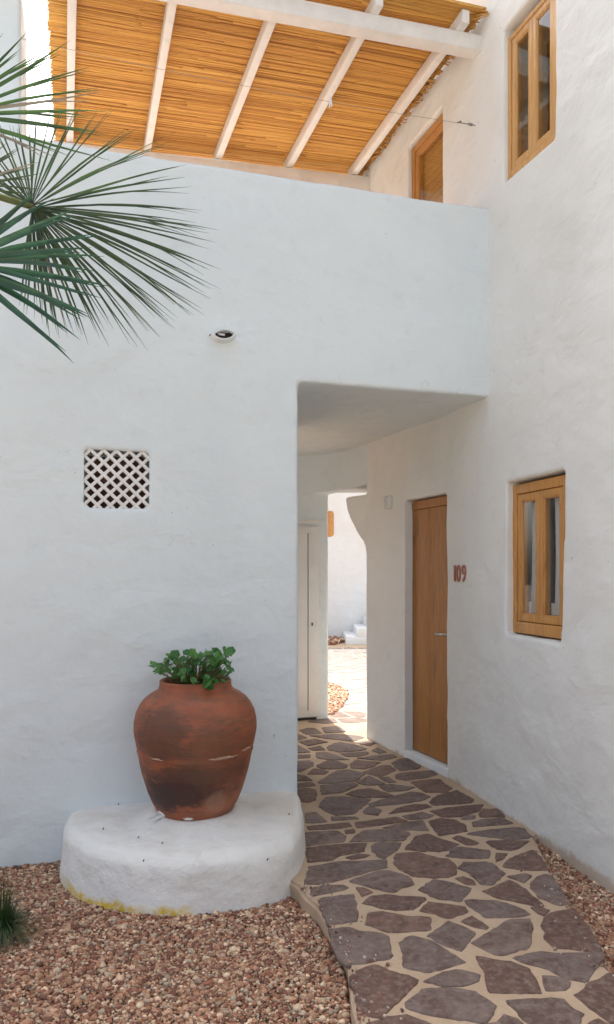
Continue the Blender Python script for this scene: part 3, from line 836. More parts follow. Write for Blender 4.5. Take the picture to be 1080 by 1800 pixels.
voronoi(-.1, 1.0, 7.1, 8.2, .27, .05, lambda p: 7.33 < p.y < 7.95 and .1+(7.6-p.y)*.3 < p.x < .95, proud=.003)
voronoi(-.6, 2.2, 7.7, 15.0, .40, .06, lambda p: p.y > 7.95 and p.y < 14.6 and -.3 < p.x < 2.0, sy=.9, proud=.005, mat='stone_glare')

# ------------------------------------------------------------------ plinth
PO = [(-1.33, 4.05), (-1.315, 3.93), (-1.26, 3.74), (-1.10, 3.54), (-.89, 3.405), (-.617, 3.345), (-.365, 3.385), (-.187, 3.455), (-.070, 3.57), (-.018, 3.72), (-.002, 3.95), (-.008, 4.2), (-.015, 4.40)]
def plinth_pt(a, k=1.0):
    """outline of the rounded platform; a in 0..1 from the left wall end round the front to the right"""
    f_ = a*(len(PO)-1); i = min(int(f_), len(PO)-2); t_ = f_-i
    p = [Vector(PO[max(0, min(len(PO)-1, i+j))]) for j in (-1, 0, 1, 2)]
    q = .5*((2*p[1])+(p[2]-p[0])*t_+(2*p[0]-5*p[1]+4*p[2]-p[3])*t_*t_+(3*p[1]-p[0]-3*p[2]+p[3])*t_**3)
    c_ = Vector((-.66, 4.3)); q = c_+(q-c_)*k; return (q.x, q.y)
foot = [plinth_pt(i/40, 1.005) for i in range(41)]
topp = [plinth_pt(i/40, .965) for i in range(41)]
ridge = [plinth_pt(i/40, .90) for i in range(41)]
bk = [(-.2, 4.6), (-1.2, 4.35)]
pm = MB().prism(foot+bk, -.2, .155, topp+bk)
for kk_, zz_ in ((.94, .186), (.90, .196), (.84, .205), (.76, .211)): pm.prism([plinth_pt(i/40, kk_) for i in range(41)]+bk, .0, zz_)
POT = Vector((-.582, 3.86)); pr = [(.36, .205), (.32, .220), (.27, .238), (.235, .258), (.21, .268)]
vs = []; n = 40
for r_, z in [(.33, .1)]+pr:
    for i in range(n): vs.append((POT.x+r_*math.cos(2*math.pi*i/n), POT.y+r_*.95*math.sin(2*math.pi*i/n), z))
k = len(pr)+1
pm.add(vs, [[j*n+i, j*n+(i+1) % n, (j+1)*n+(i+1) % n, (j+1)*n+i] for j in range(k-1) for i in range(n)]+[list(range(n))[::-1], [(k-1)*n+i for i in range(n)]])
o = stucco('plinth', pm, None, .014, M['plaster_plinth'], None, smooth_it=14, amp=.045, fine=.014)
tag(o, 'low rounded white plaster plinth built against the wall under the clay jar', 'plinth')

# ------------------------------------------------------------------ pot
PZ = .262
prof = [(.0, 0.), (.195, 0.), (.203, .012), (.210, .03), (.222, .05), (.247, .11), (.277, .212), (.287, .262), (.294, .296), (.2975, .305), (.301, .312), (.298, .320), (.302, .335), (.312, .39), (.317, .425), (.316, .465), (.306, .515), (.286, .555), (.264, .582), (.232, .606), (.206, .620), (.192, .632), (.187, .644), (.185, .658), (.186, .668), (.185, .674), (.180, .677), (.168, .674), (.160, .66), (.160, .60), (.12, .595), (.0, .600)]
n = 96; vs = []; 
for r_, z in prof:
    for i in range(n):
        a = 2*math.pi*i/n
        rr = r_*(1+.012*noise.noise(Vector((math.cos(a)*1.3, math.sin(a)*1.3, z*3)))+.004*math.sin(3*a+z*4)) if r_ else 0
        if .29 < z < .325: rr += .0025*noise.noise(Vector((math.cos(a)*3, math.sin(a)*3, 7)))
        vs.append((rr*math.cos(a), rr*math.sin(a), z+(.006*math.sin(a*2+1) if .28 < z < .34 else 0)))
fs = [[j*n+i, j*n+(i+1) % n, (j+1)*n+(i+1) % n, (j+1)*n+i] for j in range(len(prof)-1) for i in range(n)]
me = bpy.data.meshes.new('clay_jar'); me.from_pydata(vs, [], fs)
bm = bmesh.new(); bm.from_mesh(me); bmesh.ops.remove_doubles(bm, verts=bm.verts, dist=1e-5); bmesh.ops.recalc_face_normals(bm, faces=bm.faces); bm.to_mesh(me); bm.free()
pot = tag(empty('clay_jar', (POT.x, POT.y, PZ)), 'large weathered terracotta jar with dark fire marks standing on the white plinth', 'jar')
link('jar_body', me, M['pot'], pot, True)
# dabs of old mortar on the seam and white paint at the foot
def dab(a0, a1, z0, z1, rr, mat, th=.004):
    vs = []; m_ = 14
    for i in range(m_+1):
        a = a0+(a1-a0)*i/m_; w_ = math.sin(math.pi*(i+.3)/(m_+.6))
        zc = (z0+z1)/2+.006*noise.noise(Vector((i*.5, z0*9, 0))); hh = (z1-z0)/2*w_*(1+.4*noise.noise(Vector((i*.9, 3, z0))))
        for dz, ro in ((-hh, 0), (0, th), (hh, 0)):
            r2 = rr(zc+dz)+ro; vs.append((r2*math.cos(a), r2*math.sin(a), zc+dz))
    return mesh('mortar_smear', vs, [[i*3+j, i*3+3+j, i*3+4+j, i*3+1+j] for i in range(m_) for j in (0, 1)], mat, pot, True)
def prr(z):
    q = [(z_, r_) for r_, z_ in prof[1:22]]
    for (za, ra), (zb, rb) in zip(q, q[1:]):
        if za <= z <= zb: return ra+(rb-ra)*(z-za)/max(1e-6, zb-za)+.0015
    return .3
Rd = math.radians
M['smear'] = plain('old_mortar', (.42, .27, .18), .9, var=.3)
M['chalk'] = plain('white_paint_flakes', (.74, .72, .68), .8)
dab(Rd(-70), Rd(-38), .318, .334, prr, M['smear']); dab(Rd(-34), Rd(-15), .335, .352, prr, M['smear']); dab(Rd(-128), Rd(-112), .318, .328, prr, M['smear'])
dab(Rd(-148), Rd(-128), .0, .034, prr, M['chalk']); dab(Rd(-99), Rd(-84), .006, .022, prr, M['chalk'], .002)
MB().tube([(0, 0, .604), (0, 0, .610)], .158, 32).build('soil', M['soil'], pot)

# plant in the jar
plant = tag(empty('leafy_plant', (POT.x, POT.y, PZ+.61)), 'bright green round-leaved plant growing out of the terracotta jar', 'plant')
def leaf_mesh():
    vs = [(0, 0, 0)]; n_ = 15; rings = []
    for k_, f_ in ((1, .5), (2, 1.0)):
        ring = []
        for i in range(n_):
            a = -math.pi/2+.28+(2*math.pi-.56)*i/(n_-1)
            lob = 1+.10*math.cos(5*(a-math.pi/2)); r_ = f_*lob
            ring.append(len(vs)); x, y = r_*math.cos(a), r_*math.sin(a)
            vs.append((x, y+.15*f_, .16*f_*f_+.05*math.cos(5*(a-math.pi/2))*f_-.10*y*abs(y)))
        rings.append(ring)
    fs = [[0, rings[0][i], rings[0][i+1]] for i in range(n_-1)]
    fs += [[rings[0][i], rings[1][i], rings[1][i+1], rings[0][i+1]] for i in range(n_-1)]
    me = bpy.data.meshes.new('leaf'); me.from_pydata(vs, [], fs); me.update(); me.materials.append(M['ivy']); me.shade_smooth(); return me
lm = leaf_mesh(); stems = MB()
def jx(px): return (px-345)/F*3.8
def jz(py): return (1005-py)/F*3.8+1.5-(PZ+.61)
LV = [(276, 1172), (283, 1178), (290, 1170), (296, 1165), (300, 1180), (305, 1156), (309, 1168), (312, 1152), (316, 1178), (318, 1161), (322, 1187), (326, 1170), (330, 1160), (334, 1178), (338, 1190), (341, 1165), (345, 1158), (350, 1179), (352, 1166), (357, 1154), (360, 1187), (363, 1170), (366, 1150), (370, 1162), (374, 1176), (378, 1148), (381, 1188), (383, 1162), (388, 1153), (390, 1174), (394, 1184), (397, 1148), (399, 1165), (403, 1176), (405, 1151), (408, 1183), (379, 1206), (374, 1200), (386, 1195), (400, 1192), (346, 1150), (332, 1151), (365, 1178), (312, 1188), (356, 1195), (395, 1158), (382, 1173), (343, 1174), (326, 1182), (371, 1190)]
for i, (px, py) in enumerate(LV*3):
    back = len(LV) <= i < 2*len(LV)
    x = jx(px)+random.uniform(-.012, .012); z = jz(py)+random.uniform(-.01, .012)-(.008 if back else 0); y = random.uniform(-.13, -.02) if not back else random.uniform(0, .13)
    if py > 1189 and not back: y = -.200+abs(x)*.25; z += .004
    o = link('leaf', lm, None, plant)
    s_ = random.uniform(.014, .029); o.scale = (s_*random.uniform(.85, 1.2), s_, s_)
    o.location = (x, y, z)
    o.rotation_euler = (random.uniform(.15, 1.25), random.uniform(-.6, .6), random.uniform(-2.0, 2.0))
    r0 = Vector((x*.35, y*.4, -.005)); mid_ = r0.lerp(Vector((x, y, z)), .55)+Vector((0, 0, .025))
    stems.tube([r0, mid_, Vector((x, y, z))], [.003, .0022, .0016], 5)
stems.build('stems', plain('plant_stem', (.16, .14, .05), .6), plant, True)

# ------------------------------------------------------------------ gravel (crushed stone)
plin_poly = [plinth_pt(i/40, .99) for i in range(41)]+[fw(.2, .4), fw(-1.5, .4)]
def inpoly(P, poly):
    x, y = P[:, 0], P[:, 1]; r = np.zeros(len(P), bool)
    for (x0, y0), (x1, y1) in zip(poly, list(poly[1:])+[poly[0]]):
        c_ = ((y0 > y) != (y1 > y)); xi = (x1-x0)*(y-y0)/((y1-y0) if y1 != y0 else 1e-9)+x0
        r ^= c_ & (x < xi)
    return r
ico = bmesh.new(); bmesh.ops.create_icosphere(ico, subdivisions=1, radius=1); ico.verts.ensure_lookup_table()
IV = np.array([v.co[:] for v in ico.verts]); IF = np.array([[v.index for v in f_.verts] for f_ in ico.faces]); ico.free()
PAL = np.array([(.36, .19, .135), (.43, .27, .20), (.27, .125, .09), (.50, .35, .27), (.33, .20, .15), (.60, .47, .39), (.22, .10, .075), (.40, .235, .165), (.46, .30, .22), (.40, .36, .31), (.68, .58, .48), (.16, .09, .07)])
def gravel(name, poly, holes, z0, spacing, size, layers=2, pal=PAL, mul=1.0, parent=None):
    xs = [p[0] for p in poly]; ys = [p[1] for p in poly]; C = []
    for L in range(layers):
        gx, gy = np.meshgrid(np.arange(min(xs), max(xs), spacing), np.arange(min(ys), max(ys), spacing))
        P = np.stack([gx.ravel(), gy.ravel()], 1)+np.random.uniform(-.5, .5, (gx.size, 2))*spacing
        k_ = inpoly(P, poly)
        for h in holes: k_ &= ~inpoly(P, h)
        P = P[k_]; z = z0+L*size*.55+np.random.uniform(-.3, .5, len(P))*size
        z += .010*np.sin(P[:, 0]*5.1+1)*np.cos(P[:, 1]*4.3)
        C.append(np.column_stack([P, z]))
    C = np.concatenate(C); n_ = len(C)
    R = np.random.normal(size=(n_, 3, 3)); Q = np.linalg.qr(R)[0]
    s_ = size*np.random.lognormal(-.03, .38, (n_, 1, 1))*np.random.uniform(.55, 1.15, (n_, 1, 3)); s_ = np.clip(s_, size*.3, size*2.4)
    V = IV[None]*(1+np.random.uniform(-.28, .28, (n_, 12, 1)))*s_
    V = np.einsum('nij,nkj->nki', Q, V); V[:, :, 2] *= .75
    V += C[:, None, :]
    c_ = pal[np.random.randint(0, len(pal), n_)]*np.random.uniform(.75, 1.25, (n_, 1))*mul*np.array([1.10, .98, .80])
    cols = np.repeat(c_, 12, axis=0)
    Fc = (IF[None]+(np.arange(n_)*12)[:, None, None]).reshape(-1, 3)
    return tag(rawmesh(name, V.reshape(-1, 3), Fc, M['gravel'], parent, cols), kind='stuff')
gl_poly = [(-2.3, 2.25), (.168, 2.25), (.160, 2.453), (.148, 2.60), (.145, 2.847), (.10, 3.03), (.042, 3.277), (-.03, 3.46), (-.08, 3.56), (-.12, 3.62), fw(-.3, .02), fw(-2.3, .02)]
tag(gravel('gravel', gl_poly, [plin_poly], -.070, .0120, .0082, 2), 'reddish brown crushed stone gravel spread round the plinth on the left', 'gravel')
gr_poly = [(1.155, 2.25), (1.156, 2.758), (1.143, 2.889), (1.175, 3.12), (1.195, 3.277), (1.21, 3.45), (1.23, 3.645), (1.26, 3.9), (1.292, 4.167), (1.35, 4.24), (1.50, 3.558), (1.73, 2.59), (1.8, 2.25)]
tag(gravel('gravel', gr_poly, [], -.055, .0120, .0082, 3), 'strip of reddish crushed stone gravel between the path and the right wall', 'gravel')
tag(gravel('gravel', [(-1.2, 7.95), (.27, 7.72), (.37, 8.1), (.48, 8.75), (.50, 9.1), (.43, 9.6), (.3, 9.85), (-1.2, 10)], [], .008, .026, .016, 2), 'sunlit gravel bed just beyond the passage opening', 'gravel')
tag(gravel('gravel', [(-1.5, 15.0), (.55, 15.1), (.8, 15.7), (.85, 16.4), (-1.5, 16.5)], [], .02, .05, .03, 2), 'far patch of gravel at the foot of the distant house', 'gravel')

stray = []
for _ in range(170):
    side_ = random.random() < .6; ed_ = left_edge if side_ else right_edge
    i = random.randint(2, len(ed_)-3); a = Vector(ed_[i]); b_ = Vector(ed_[i+1]); p = a.lerp(b_, random.random())
    o_ = random.random()**2.6*.16+.01; stray.append((p.x+(o_ if side_ else -o_), p.y))
C_ = np.array([(x, y, .006) for x, y in stray]); n_ = len(C_)
V_ = IV[None]*(1+np.random.uniform(-.28, .28, (n_, 12, 1)))*np.random.uniform(.003, .0085, (n_, 1, 1))*np.random.uniform(.6, 1.2, (n_, 1, 3))+C_[:, None, :]
c_ = np.repeat(PAL[np.random.randint(0, len(PAL), n_)], 12, axis=0)
tag(rawmesh('stray_gravel', V_.reshape(-1, 3), (IF[None]+(np.arange(n_)*12)[:, None, None]).reshape(-1, 3), M['gravel'], None, c_), 'loose gravel chips strayed onto the edges of the stone path', 'gravel', kind='stuff')

# dry needles and dead leaf bits lying among the gravel
nd = []; fc = []; cl = []
def needle(p, ang, L, z, w_=.0012, col=(.20, .07, .035), lift=0):
    d = Vector((math.cos(ang), math.sin(ang), lift)); s_ = Vector((-math.sin(ang), math.cos(ang), 0))*w_
    b = len(nd); p = Vector((*p, z)); q = p+d*L; u = Vector((0, 0, w_*1.3))
    for v in (p-s_, p+s_, q+s_*.4, q-s_*.4, p+u, q+u*.4): nd.append(v[:])
    for f_ in ((0, 1, 4), (1, 2, 5), (3, 0, 4), (2, 3, 5)): fc.append(f_)
    fc.append((1, 5, 4)); fc.append((3, 4, 5)); cl.extend([col]*6)
for _ in range(900):
    px, py = random.uniform(-40, 640), random.uniform(1540, 1810); X, Y = ground(px, py, -.06)
    if random.random() > .25+.75*max(0, noise.noise(Vector((X*5, Y*5, 0)))*2): continue
    if inpoly(np.array([[X, Y]]), gl_poly)[0] and not inpoly(np.array([[X, Y]]), plin_poly)[0]:
        needle((X, Y), random.uniform(0, 6.3), random.uniform(.015, .05), -.046, lift=random.uniform(-.1, .3), col=random.choice([(.22, .07, .03), (.30, .12, .05), (.12, .06, .04)]))
for _ in range(260):
    t_ = random.random()**.7; Y = 4.2-t_*1.0; X = lowX(Y)-random.uniform(.0, .06)
    needle((X, Y), random.uniform(0, 6.3), random.uniform(.015, .045), -.02, lift=random.uniform(0, .7), col=random.choice([(.22, .09, .05), (.13, .07, .05), (.30, .16, .09)]))
for px, py, a, L in ((215, 1452, .25, .10), (228, 1441, .5, .05), (376, 1478, .2, .06), (450, 1432, -.5, .03), (245, 1438, .1, .03)):
    needle(ground(px, py, .215), a, L, .222, .0016, (.16, .09, .06))
tag(rawmesh('dry_needles', nd, fc, M['gravel'], None, np.array(cl)), 'brown dry needles and dead leaf bits scattered over the gravel', 'leaf litter', kind='stuff')
cr = MB()
for px, py in ((181, 1458), (243, 1473), (285, 1483), (252, 1514), (508, 1432), (208, 1415), (470, 1512)):
    X, Y = ground(px, py, .215); cr.tube([(X, Y, .214), (X+.004, Y, .223)], [.0038, .002], 5)
tag(cr.build('crumbs', M['twig']), 'tiny dark crumbs of dirt lying on top of the plinth', 'dirt', kind='stuff')

# ------------------------------------------------------------------ pergola
PG = Vector((-.3, 5.4, 2.87))
perg = tag(empty('pergola', PG), 'white timber pergola roofed with golden cane over the terrace', 'pergola')
def pg(o): o.location = -PG; return o
bdir = Vector((1.348, .342)).normalized()
def beam_pt(X, off=0): k_ = (X-1.14)/bdir.x; return Vector((1.14, 4.87))+bdir*k_+Vector((-bdir.y, bdir.x))*off
a, b_ = beam_pt(-2.1, .05), beam_pt(1.19, .05)
pg(MB().bar((a.x, a.y, 4.99), (b_.x, b_.y, 4.99), .10, .105).build('front_beam', M['paint_wood'], perg, bevel=.010))
farL, farR = Vector((-2.25, 6.07)), Vector((.56, 6.66))
pg(MB().bar((farL.x, farL.y, 4.965), (farR.x, farR.y, 4.965), .10, .14).build('rear_beam', M['paint_wood'], perg, bevel=.008))
for t_ in (.02, .35, .68, .985):
    p = farL.lerp(farR, t_); pg(MB().box(p.x-.045, p.x+.045, p.y-.045, p.y+.045, 2.87, 4.892).build('post', M['paint_wood'], perg, bevel=.006))
RAF = [((-1.97, 6.14), (-1.495, 4.70)), ((-1.334, 6.194), (-.828, 4.579)), ((-.755, 6.33), (-.19, 4.663)), ((-.149, 6.463), (.389, 4.819)), ((.43, 6.574), (.957, 4.975))]
for fa, ne in RAF:
    fa = Vector(fa); ne = Vector(ne); d = (ne-fa).normalized()
    # run to 8 cm in front of the front beam
    k_ = 0
    q = ne.copy()
    for _ in range(400):
        bp = beam_pt(q.x, -.075)
        if q.y > bp.y: q += d*.005
        else: break
    pg(MB().bar((fa.x-d.x*.12, fa.y-d.y*.12, 5.084), (q.x, q.y, 5.084), .055, .088).build('rafter', M['paint_wood'], perg, bevel=.006))
# cane roof: rows of reeds side by side
NR, NL = Vector((1.175, 4.775)), Vector((-1.44, 4.05)); FR, FL = Vector((.49, 6.86)), Vector((-2.14, 6.30))
def cane_mesh(L, r_, seed):
    m_ = MB(); pts = []; rs = []; n_ = 11; wob = r_*1.1
    for i in range(n_):
        x = L*(i/(n_-1)-.5); pts.append((x, wob*noise.noise(Vector((x*1.7, seed, 0))), wob*.7*noise.noise(Vector((x*2.1, 0, seed))))); rs.append(r_*(1+.06*noise.noise(Vector((x*5, seed, 5)))))
    m_.tube(pts, rs, 7)
    me = bpy.data.meshes.new('cane'); me.from_pydata([v[:] for v in m_.v], [], m_.f); me.update(); me.materials.append(M['cane']); me.shade_smooth(); return me
cms = [cane_mesh(1.0, random.uniform(.0047, .0067), random.random()*90) for _ in range(14)]
rows = 150
for i in range(rows):
    t_ = (i+.5)/rows
    a = NL.lerp(FL, t_); b_ = NR.lerp(FR, t_); br = random.uniform(.2, .8)
    d = b_-a; ang = math.atan2(d.y, d.x)
    for k_, (s0, s1) in enumerate(((-random.uniform(.0, .007), br), (br-.004, 1.0+random.uniform(-.02, .004)))):
        p0 = a+d*s0; p1 = a+d*s1; L = (p1-p0).length; c_ = (p0+p1)/2
        o = link('cane', random.choice(cms), None, perg)
        o.location = Vector((c_.x, c_.y, 5.138+random.uniform(-.002, .003)))-PG; o.scale = (L, random.uniform(.85, 1.15), 1)
        o.rotation_euler = (0, random.uniform(-.001, .001), ang+random.uniform(-.0035, .0035))
up = MB()
for i in range(rows-1):
    t_ = (i+1)/rows; a = NL.lerp(FL, t_); b_ = NR.lerp(FR, t_)
    up.tube([(a.x-PG.x, a.y-PG.y, 5.1495-PG.z), ((a.x+b_.x)/2-PG.x, (a.y+b_.y)/2-PG.y, 5.1495-PG.z+.001), (b_.x-.01-PG.x, b_.y-PG.y, 5.1495-PG.z)], .0068, 6)
for i in range(60):
    t_ = i/60; a = NL.lerp(FL, t_); b_ = NR.lerp(FR, t_)
    for s0 in np.arange(0.02, 1.0, .33): pass
o = up.build('upper_cane_layer', M['cane'], perg, True); o['kind'] = 'stuff'
# loose broken ends along the house wall and binding wires
lo_ = MB()
for i in range(130):
    t_ = random.random(); p = NR.lerp(FR, t_)+Vector((random.uniform(-.045, .008), 0)); a_ = random.uniform(-.9, .6); L = random.uniform(.02, .09)
    q = p-Vector((math.cos(a_), math.sin(a_)))*L; z = 5.13-random.uniform(0, .03)
    lo_.tube([(p.x-PG.x, p.y-PG.y, z-PG.z), (q.x-PG.x, q.y-PG.y, z-PG.z+random.uniform(-.015, .02))], random.uniform(.003, .006), 5)
o = lo_.build('broken_cane_ends', M['cane'], perg, True); o['kind'] = 'stuff'

# ------------------------------------------------------------------ clothes line across the terrace
e1 = wall_px(836, 4.5, True)
q0 = Vector((e1.x-.002, e1.y, 1.5+785*e1.y/F)); q1 = Vector((-1.70, 4.36, 1.5+(1005-66)*4.36/F))
cl_ = tag(empty('clothes_line', q0), 'thin wire clothes line strung from the right wall across below the cane roof', 'clothes line')
pts = []
for i in range(25):
    t_ = i/24; p = q0.lerp(q1, t_); p.z -= .05*4*t_*(1-t_)*.6; pts.append(p-q0)
MB().tube(pts, .0012, 5).build('wire', M['wire'], cl_, True)
hk = MB(); dv = (q1-q0).normalized()
hk.tube([Vector((.03, .01, 0)), dv*.02], .004, 6); hk.tube([dv*.02, dv*.05], .0085, 8); hk.tube([dv*.055, dv*.12], .003, 6); hk.tube([dv*.10+Vector((0, 0, .008)), dv*.125+Vector((0, 0, -.004))], .006, 6)
hk.build('eye_bolt', M['wire'], cl_, True)
tt = .345; pc = q0.lerp(q1, tt); pc.z -= .03*4*tt*(1-tt)
pk = MB(); pk.bar(pc+Vector((-.006, 0, -.035)), pc+Vector((.004, 0, .03)), .010, .010, up=(0, 1, 0)); pk.bar(pc+Vector((.010, 0, -.03)), pc+Vector((.004, .003, .03)), .008, .010, up=(0, 1, 0))
tag(pk.build('clothes_peg', M['peg'], None, bevel=.002), 'pale clothes peg clipped on the wire line under the cane', 'clothes peg')

# ------------------------------------------------------------------ wall lamp (plaster shell)
lp = fw_px(391.5); lz = 1.5+(1005-592.5)*lp.y/F
lamp = tag(empty('wall_lamp', (lp.x, lp.y, lz), math.atan2(FD.y, FD.x)), 'small white eye-shaped plaster wall light on the upper front wall', 'wall light')
def almond(k, y, dz=0, hz=.030, up=.024):
    out = []
    for i in range(40):
        a = 2*math.pi*i/40; c_, s2 = math.cos(a), math.sin(a)
        out.append((.066*c_*k, y, (up if s2 > 0 else hz)*math.copysign(abs(s2)**1.35, s2)*k+dz+.006*c_))
    return out
def loft(name, rings, mat, close=False):
    vs = [p for r_ in rings for p in r_]; fs = [[j*40+i, j*40+(i+1) % 40, (j+1)*40+(i+1) % 40, (j+1)*40+i] for j in range(len(rings)-1) for i in range(40)]
    if close: fs.append([(len(rings)-1)*40+i for i in range(40)])
    return mesh(name, vs, fs, mat, lamp, True)
loft('shade', [almond(1.02, .01, -.004), almond(1.05, -.020, -.004), almond(1.06, -.045, -.002), almond(1.02, -.058, .0), almond(.90, -.062, .002), almond(.84, -.055, .003), almond(.80, -.03, .003)], M['plaster_far'])
loft('lamp_mouth', [almond(.81, -.031, .003), almond(.72, -.006, .003)], M['dark_room'], True)
MB().tube([(-.030, -.020, .010), (.004, -.040, .002)], [.009, .006], 10).build('bulb', M['peg'], lamp, True)
MB().tube([(-.074, .002, .004), (-.074, -.010, .004)], .0035, 8).build('nail', M['black'], lamp, True)

# ------------------------------------------------------------------ house number 109 (raised digits on the wall)
n0 = Vector((lowX(5.30), 5.30)); n1 = Vector((lowX(5.055), 5.055)); un = (n1-n0).normalized(); nn_ = Vector((-un.y, un.x)); nn_ = nn_ if nn_.x > 0 else -nn_
nb = 1.5-(1022-1005)*5.17/F; nh = 29*5.17/F
hn = tag(empty('house_number', (n0.x, n0.y, nb)), 'copper red raised number 109 on the wall right of the oak door', 'house number')
adv = .0
for ch, wdt, gap in (('1', .019, .026), ('0', .068, .014), ('9', .070, .010)):
    adv += gap if ch == '1' else 0
    cu = bpy.data.curves.new('digit', 'FONT'); cu.body = ch; cu.size = nh/.70; cu.extrude = .004; cu.offset = .0016 if ch != '1' else 0; cu.bevel_depth = 0; cu.resolution_u = 6
    to = bpy.data.objects.new('digit_tmp', cu); COL.objects.link(to)
    dg = bpy.context.evaluated_depsgraph_get(); me = bpy.data.meshes.new_from_object(to.evaluated_get(dg), depsgraph=dg)
    bpy.data.objects.remove(to)
    xs = [v.co.x for v in me.vertices]; x0, x1 = min(xs), max(xs)
    me.materials.clear()
    o = link('digit', me, M['numbers'], hn)
    X = Vector((un.x, un.y, 0)); Z = Vector((-nn_.x, -nn_.y, 0)); Y = Vector((0, 0, 1))
    for v in me.vertices:
        c_ = v.co; sx = (c_.x-x0)/(x1-x0)*wdt
        v.co = X*(adv+sx)+Y*c_.y+Z*(c_.z+.012)
    me.update(); adv += wdt+.019

# ------------------------------------------------------------------ small electrical fitting above the corbel
ex = Vector(ground(660, 1304)); 
ed = 6.36; ep = Vector((lowX(6.28)+.004-.0, 6.28)); ez = 1.5+(1005-884)*6.28/F
ef = tag(empty('electrical_box', (ep.x, ep.y, ez), 0), 'small white rounded cable box on the passage wall beside the corbel', 'cable box')
wd = Vector((-.37, .93)).normalized(); wnn = Vector((-wd.y, wd.x)); wnn = -wnn if wnn.x > 0 else wnn
def eb(a, b_, z): q = wd*a+wnn*b_; return Vector((q.x, q.y, z))
MB().hexa([eb(-.09, -.02, -.055), eb(.03, -.02, -.055), eb(.03, .028, -.055), eb(-.09, .028, -.055), eb(-.09, -.02, .055), eb(.03, -.02, .055), eb(.03, .028, .055), eb(-.09, .028, .055)]).build('cover', M['paint_metal'], ef, bevel=.014)
MB().tube([eb(-.02, .033, -.035), eb(-.05, .042, -.01), eb(-.02, .04, .02), eb(-.045, .033, .045)], .005, 6).build('cable', M['paint_metal'], ef, True)

# ------------------------------------------------------------------ fan palm at the left
PT = Vector((-1.45, 2.35, -.07))
palm = tag(empty('fan_palm', PT), 'fan palm reaching in from the left with three spreading fronds', 'palm')
tr = []
for i in range(22):
    z = 2.6*i/21; tr.append((.02*math.sin(i*.5), .02*math.cos(i*.7), z))
MB().tube(tr, [.075+.012*(i % 2)-.0008*i for i in range(22)], 14).build('trunk', M['bark'], palm, False)
def px3(px, py, d): return Vector(((px-540)/F*d, d, EYE+(1005-py)*d/F))
def leaflet(parent, hub, dirv, nrm, L, wmax, droop, mat, curl=0.0, start=.004):
    m_ = MB(); n_ = 9; side = dirv.cross(nrm).normalized(); pts = []; ph = random.uniform(-1, 1)
    for i in range(n_):
        t_ = i/(n_-1); s_ = start+L*t_
        p = hub+dirv*s_+Vector((0, 0, -1))*droop*L*t_**2.2+side*(curl*L*t_*t_+.006*L*math.sin(t_*6+ph*3))
        if i == 5: fork = p
        w_ = wmax*(.32+.68*min(1, t_/.35))*(1-max(0, (t_-.35)/.65)**1.5)+.0006
        pts.append(p-side*w_/2+nrm*w_*.22); pts.append(p-nrm*w_*.1); pts.append(p+side*w_/2+nrm*w_*.22)
    fs = []
    for i in range(n_-1):
        for j in (0, 1): fs.append((i*3+j, i*3+j+1, i*3+4+j, i*3+3+j))
    m_.add(pts, fs)
    fd = (dirv+side*random.choice((-1, 1))*random.uniform(.03, .08)+Vector((0, 0, -droop*2.2))).normalized(); fv = []; fl = L*random.uniform(.25, .36)   # the leaflet's split tip
    for i in range(4):
        t_ = i/3; p = fork+fd*fl*t_+Vector((0, 0, -droop*fl*t_*t_*.8)); w_ = wmax*.30*(1-t_)+.0004
        fv.append(p-side*w_); fv.append(p+side*w_)
    m_.add(fv, [(i*2, i*2+1, i*2+3, i*2+2) for i in range(3)])
    return mesh('leaflet', m_.v, m_.f, mat, parent, True)
def frond(name, hubpx, d, angs, mat, wmax, droop, tilt, cup, stem_to, drymix=.05, jitter=.06):
    """angs: list of (image angle deg, length px); tilt leans the fan out of the picture plane"""
    hub = px3(*hubpx, d)
    st = Vector(stem_to)
    fr_ = MB(); mid_ = (hub+st)/2+Vector((0, 0, .12))
    pp = [st.lerp(mid_, .0), st.lerp(mid_, .5)+Vector((0, 0, .05)), mid_, mid_.lerp(hub, .5)+Vector((0, 0, .02)), hub]
    o = MB().tube([p-PT for p in pp], [.011, .010, .009, .008, .007], 8).build(name, M['petiole'], palm, True)
    MB().tube([hub-PT+Vector((-.012, 0, 0)), hub-PT+Vector((.012, .01, 0))], [.008, .010], 8).build('frond_hub', M['bark'], o, True)
    for i, (ang, Lpx) in enumerate(angs):
        a = math.radians(ang+random.uniform(-1.5, 1.5)); L = Lpx/F*d*random.uniform(.93, 1.05)
        dy = tilt+cup*math.cos(a)+random.uniform(-jitter, jitter)+(.10 if i % 2 else -.10)*.5
        dv = Vector((math.cos(a), dy, math.sin(a))).normalized()
        nrm = Vector((random.uniform(-.35, .35), -1, random.uniform(-.35, .35))); nrm = (nrm-dv*nrm.dot(dv)).normalized()
        mt = M['palm_dry'] if random.random() < drymix else mat
        leaflet(o, hub-PT, dv, nrm, L*math.sqrt(1+dy*dy), wmax*random.uniform(.75, 1.15), droop*random.uniform(.5, 1.4), mt, random.uniform(-.04, .04))
    return o
def interp(tab, n_):
    out = []
    for i in range(n_):
        a = tab[0][0]+(tab[-1][0]-tab[0][0])*i/(n_-1)
        for (a0, l0), (a1, l1) in zip(tab, tab[1:]):
            if (a0 >= a >= a1) or (a0 <= a <= a1):
                t_ = (a-a0)/(a1-a0); out.append((a, l0+(l1-l0)*t_)); break
    return out
crown = PT+Vector((0, 0, 2.6))
frond('frond', (56, 361), 2.9, interp([(158, 120), (130, 130), (105, 150), (85, 150), (65, 178), (45, 220), (30, 245), (15, 285)], 24), M['palm_mid'], .0088, .03, -.1, .0, crown, drymix=0)
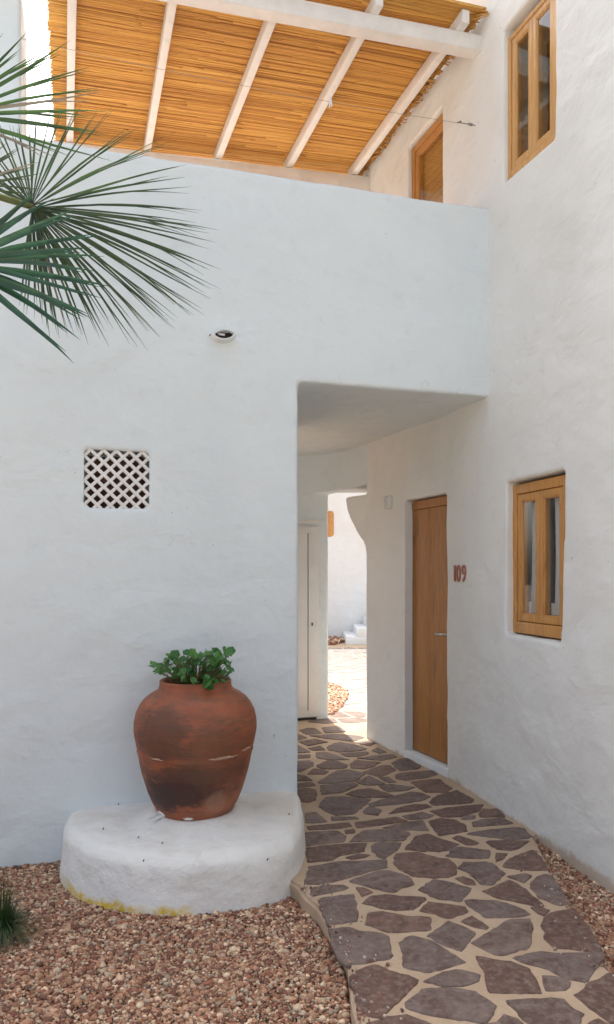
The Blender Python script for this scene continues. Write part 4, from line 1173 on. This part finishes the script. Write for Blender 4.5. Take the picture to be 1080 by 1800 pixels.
frond('frond', (57, 366), 2.93, interp([(18, 280), (5, 305), (-10, 308), (-25, 310), (-38, 292), (-48, 262), (-60, 225), (-75, 205), (-98, 165)], 50), M['palm_mid'], .0098, .07, .1, .15, crown+Vector((0, .05, 0)), jitter=.14, drymix=.04)
frond('frond', (-75, 462), 2.1, interp([(40, 170), (30, 200), (14, 250), (3, 262), (-6, 275), (-14, 272), (-22, 270), (-30, 272), (-36, 282)], 15), M['palm_blue'], .020, .05, -.15, .0, crown+Vector((0, -.2, -.1)), drymix=0)
frond('frond', (-95, 205), 2.25, interp([(56, 190), (48, 212), (38, 235), (30, 262), (22, 272), (12, 262), (2, 262), (-8, 268), (-16, 200)], 18), M['palm_green'], .0115, .05, .1, .0, crown+Vector((0, .0, .1)), drymix=.12)
frond('frond', (-70, 330), 2.6, interp([(60, 95), (35, 130), (15, 150), (0, 130)], 10), M['palm_mid'], .010, .04, .1, .0, crown, drymix=.08)

# ------------------------------------------------------------------ tuft of grass, lower left
gc = Vector(ground(2, 1650, -.06)); gt_v = []; gt_f = []; gt_c = []
for i in range(900):
    a = random.uniform(0, 2*math.pi); lean = random.uniform(.05, 1.0)**.7; L = random.uniform(.28, .40)
    base_ = Vector((gc.x+.03*math.cos(a)*random.random(), gc.y+.03*math.sin(a)*random.random(), -.07)); d = Vector((math.cos(a), math.sin(a), 0)); sd_ = Vector((-d.y, d.x, 0))
    b0 = len(gt_v); w_ = random.uniform(.0012, .0024)
    for k_ in range(7):
        t_ = k_/6; rr = L*.52*lean*t_; hz_ = L*(1.25*t_-1.42*lean*t_*t_)*.70
        p = base_+d*rr+Vector((0, 0, max(.004, hz_)))
        ww = w_*(1-t_*.85); gt_v.append(tuple(p-sd_*ww)); gt_v.append(tuple(p+sd_*ww))
        c_ = random.choice([(.030, .070, .018), (.045, .095, .025), (.06, .10, .03)]) if k_ == 0 else c_
        gt_c += [c_ if lean < .93 else (.20, .15, .07)]*2
    for k_ in range(6): q = b0+k_*2; gt_f.append((q, q+1, q+3, q+2))
tag(rawmesh('grass_tuft', gt_v, gt_f, M['grass'], None, np.array(gt_c)), 'dark green arching grass tuft growing in the gravel at the left edge', 'grass tuft')
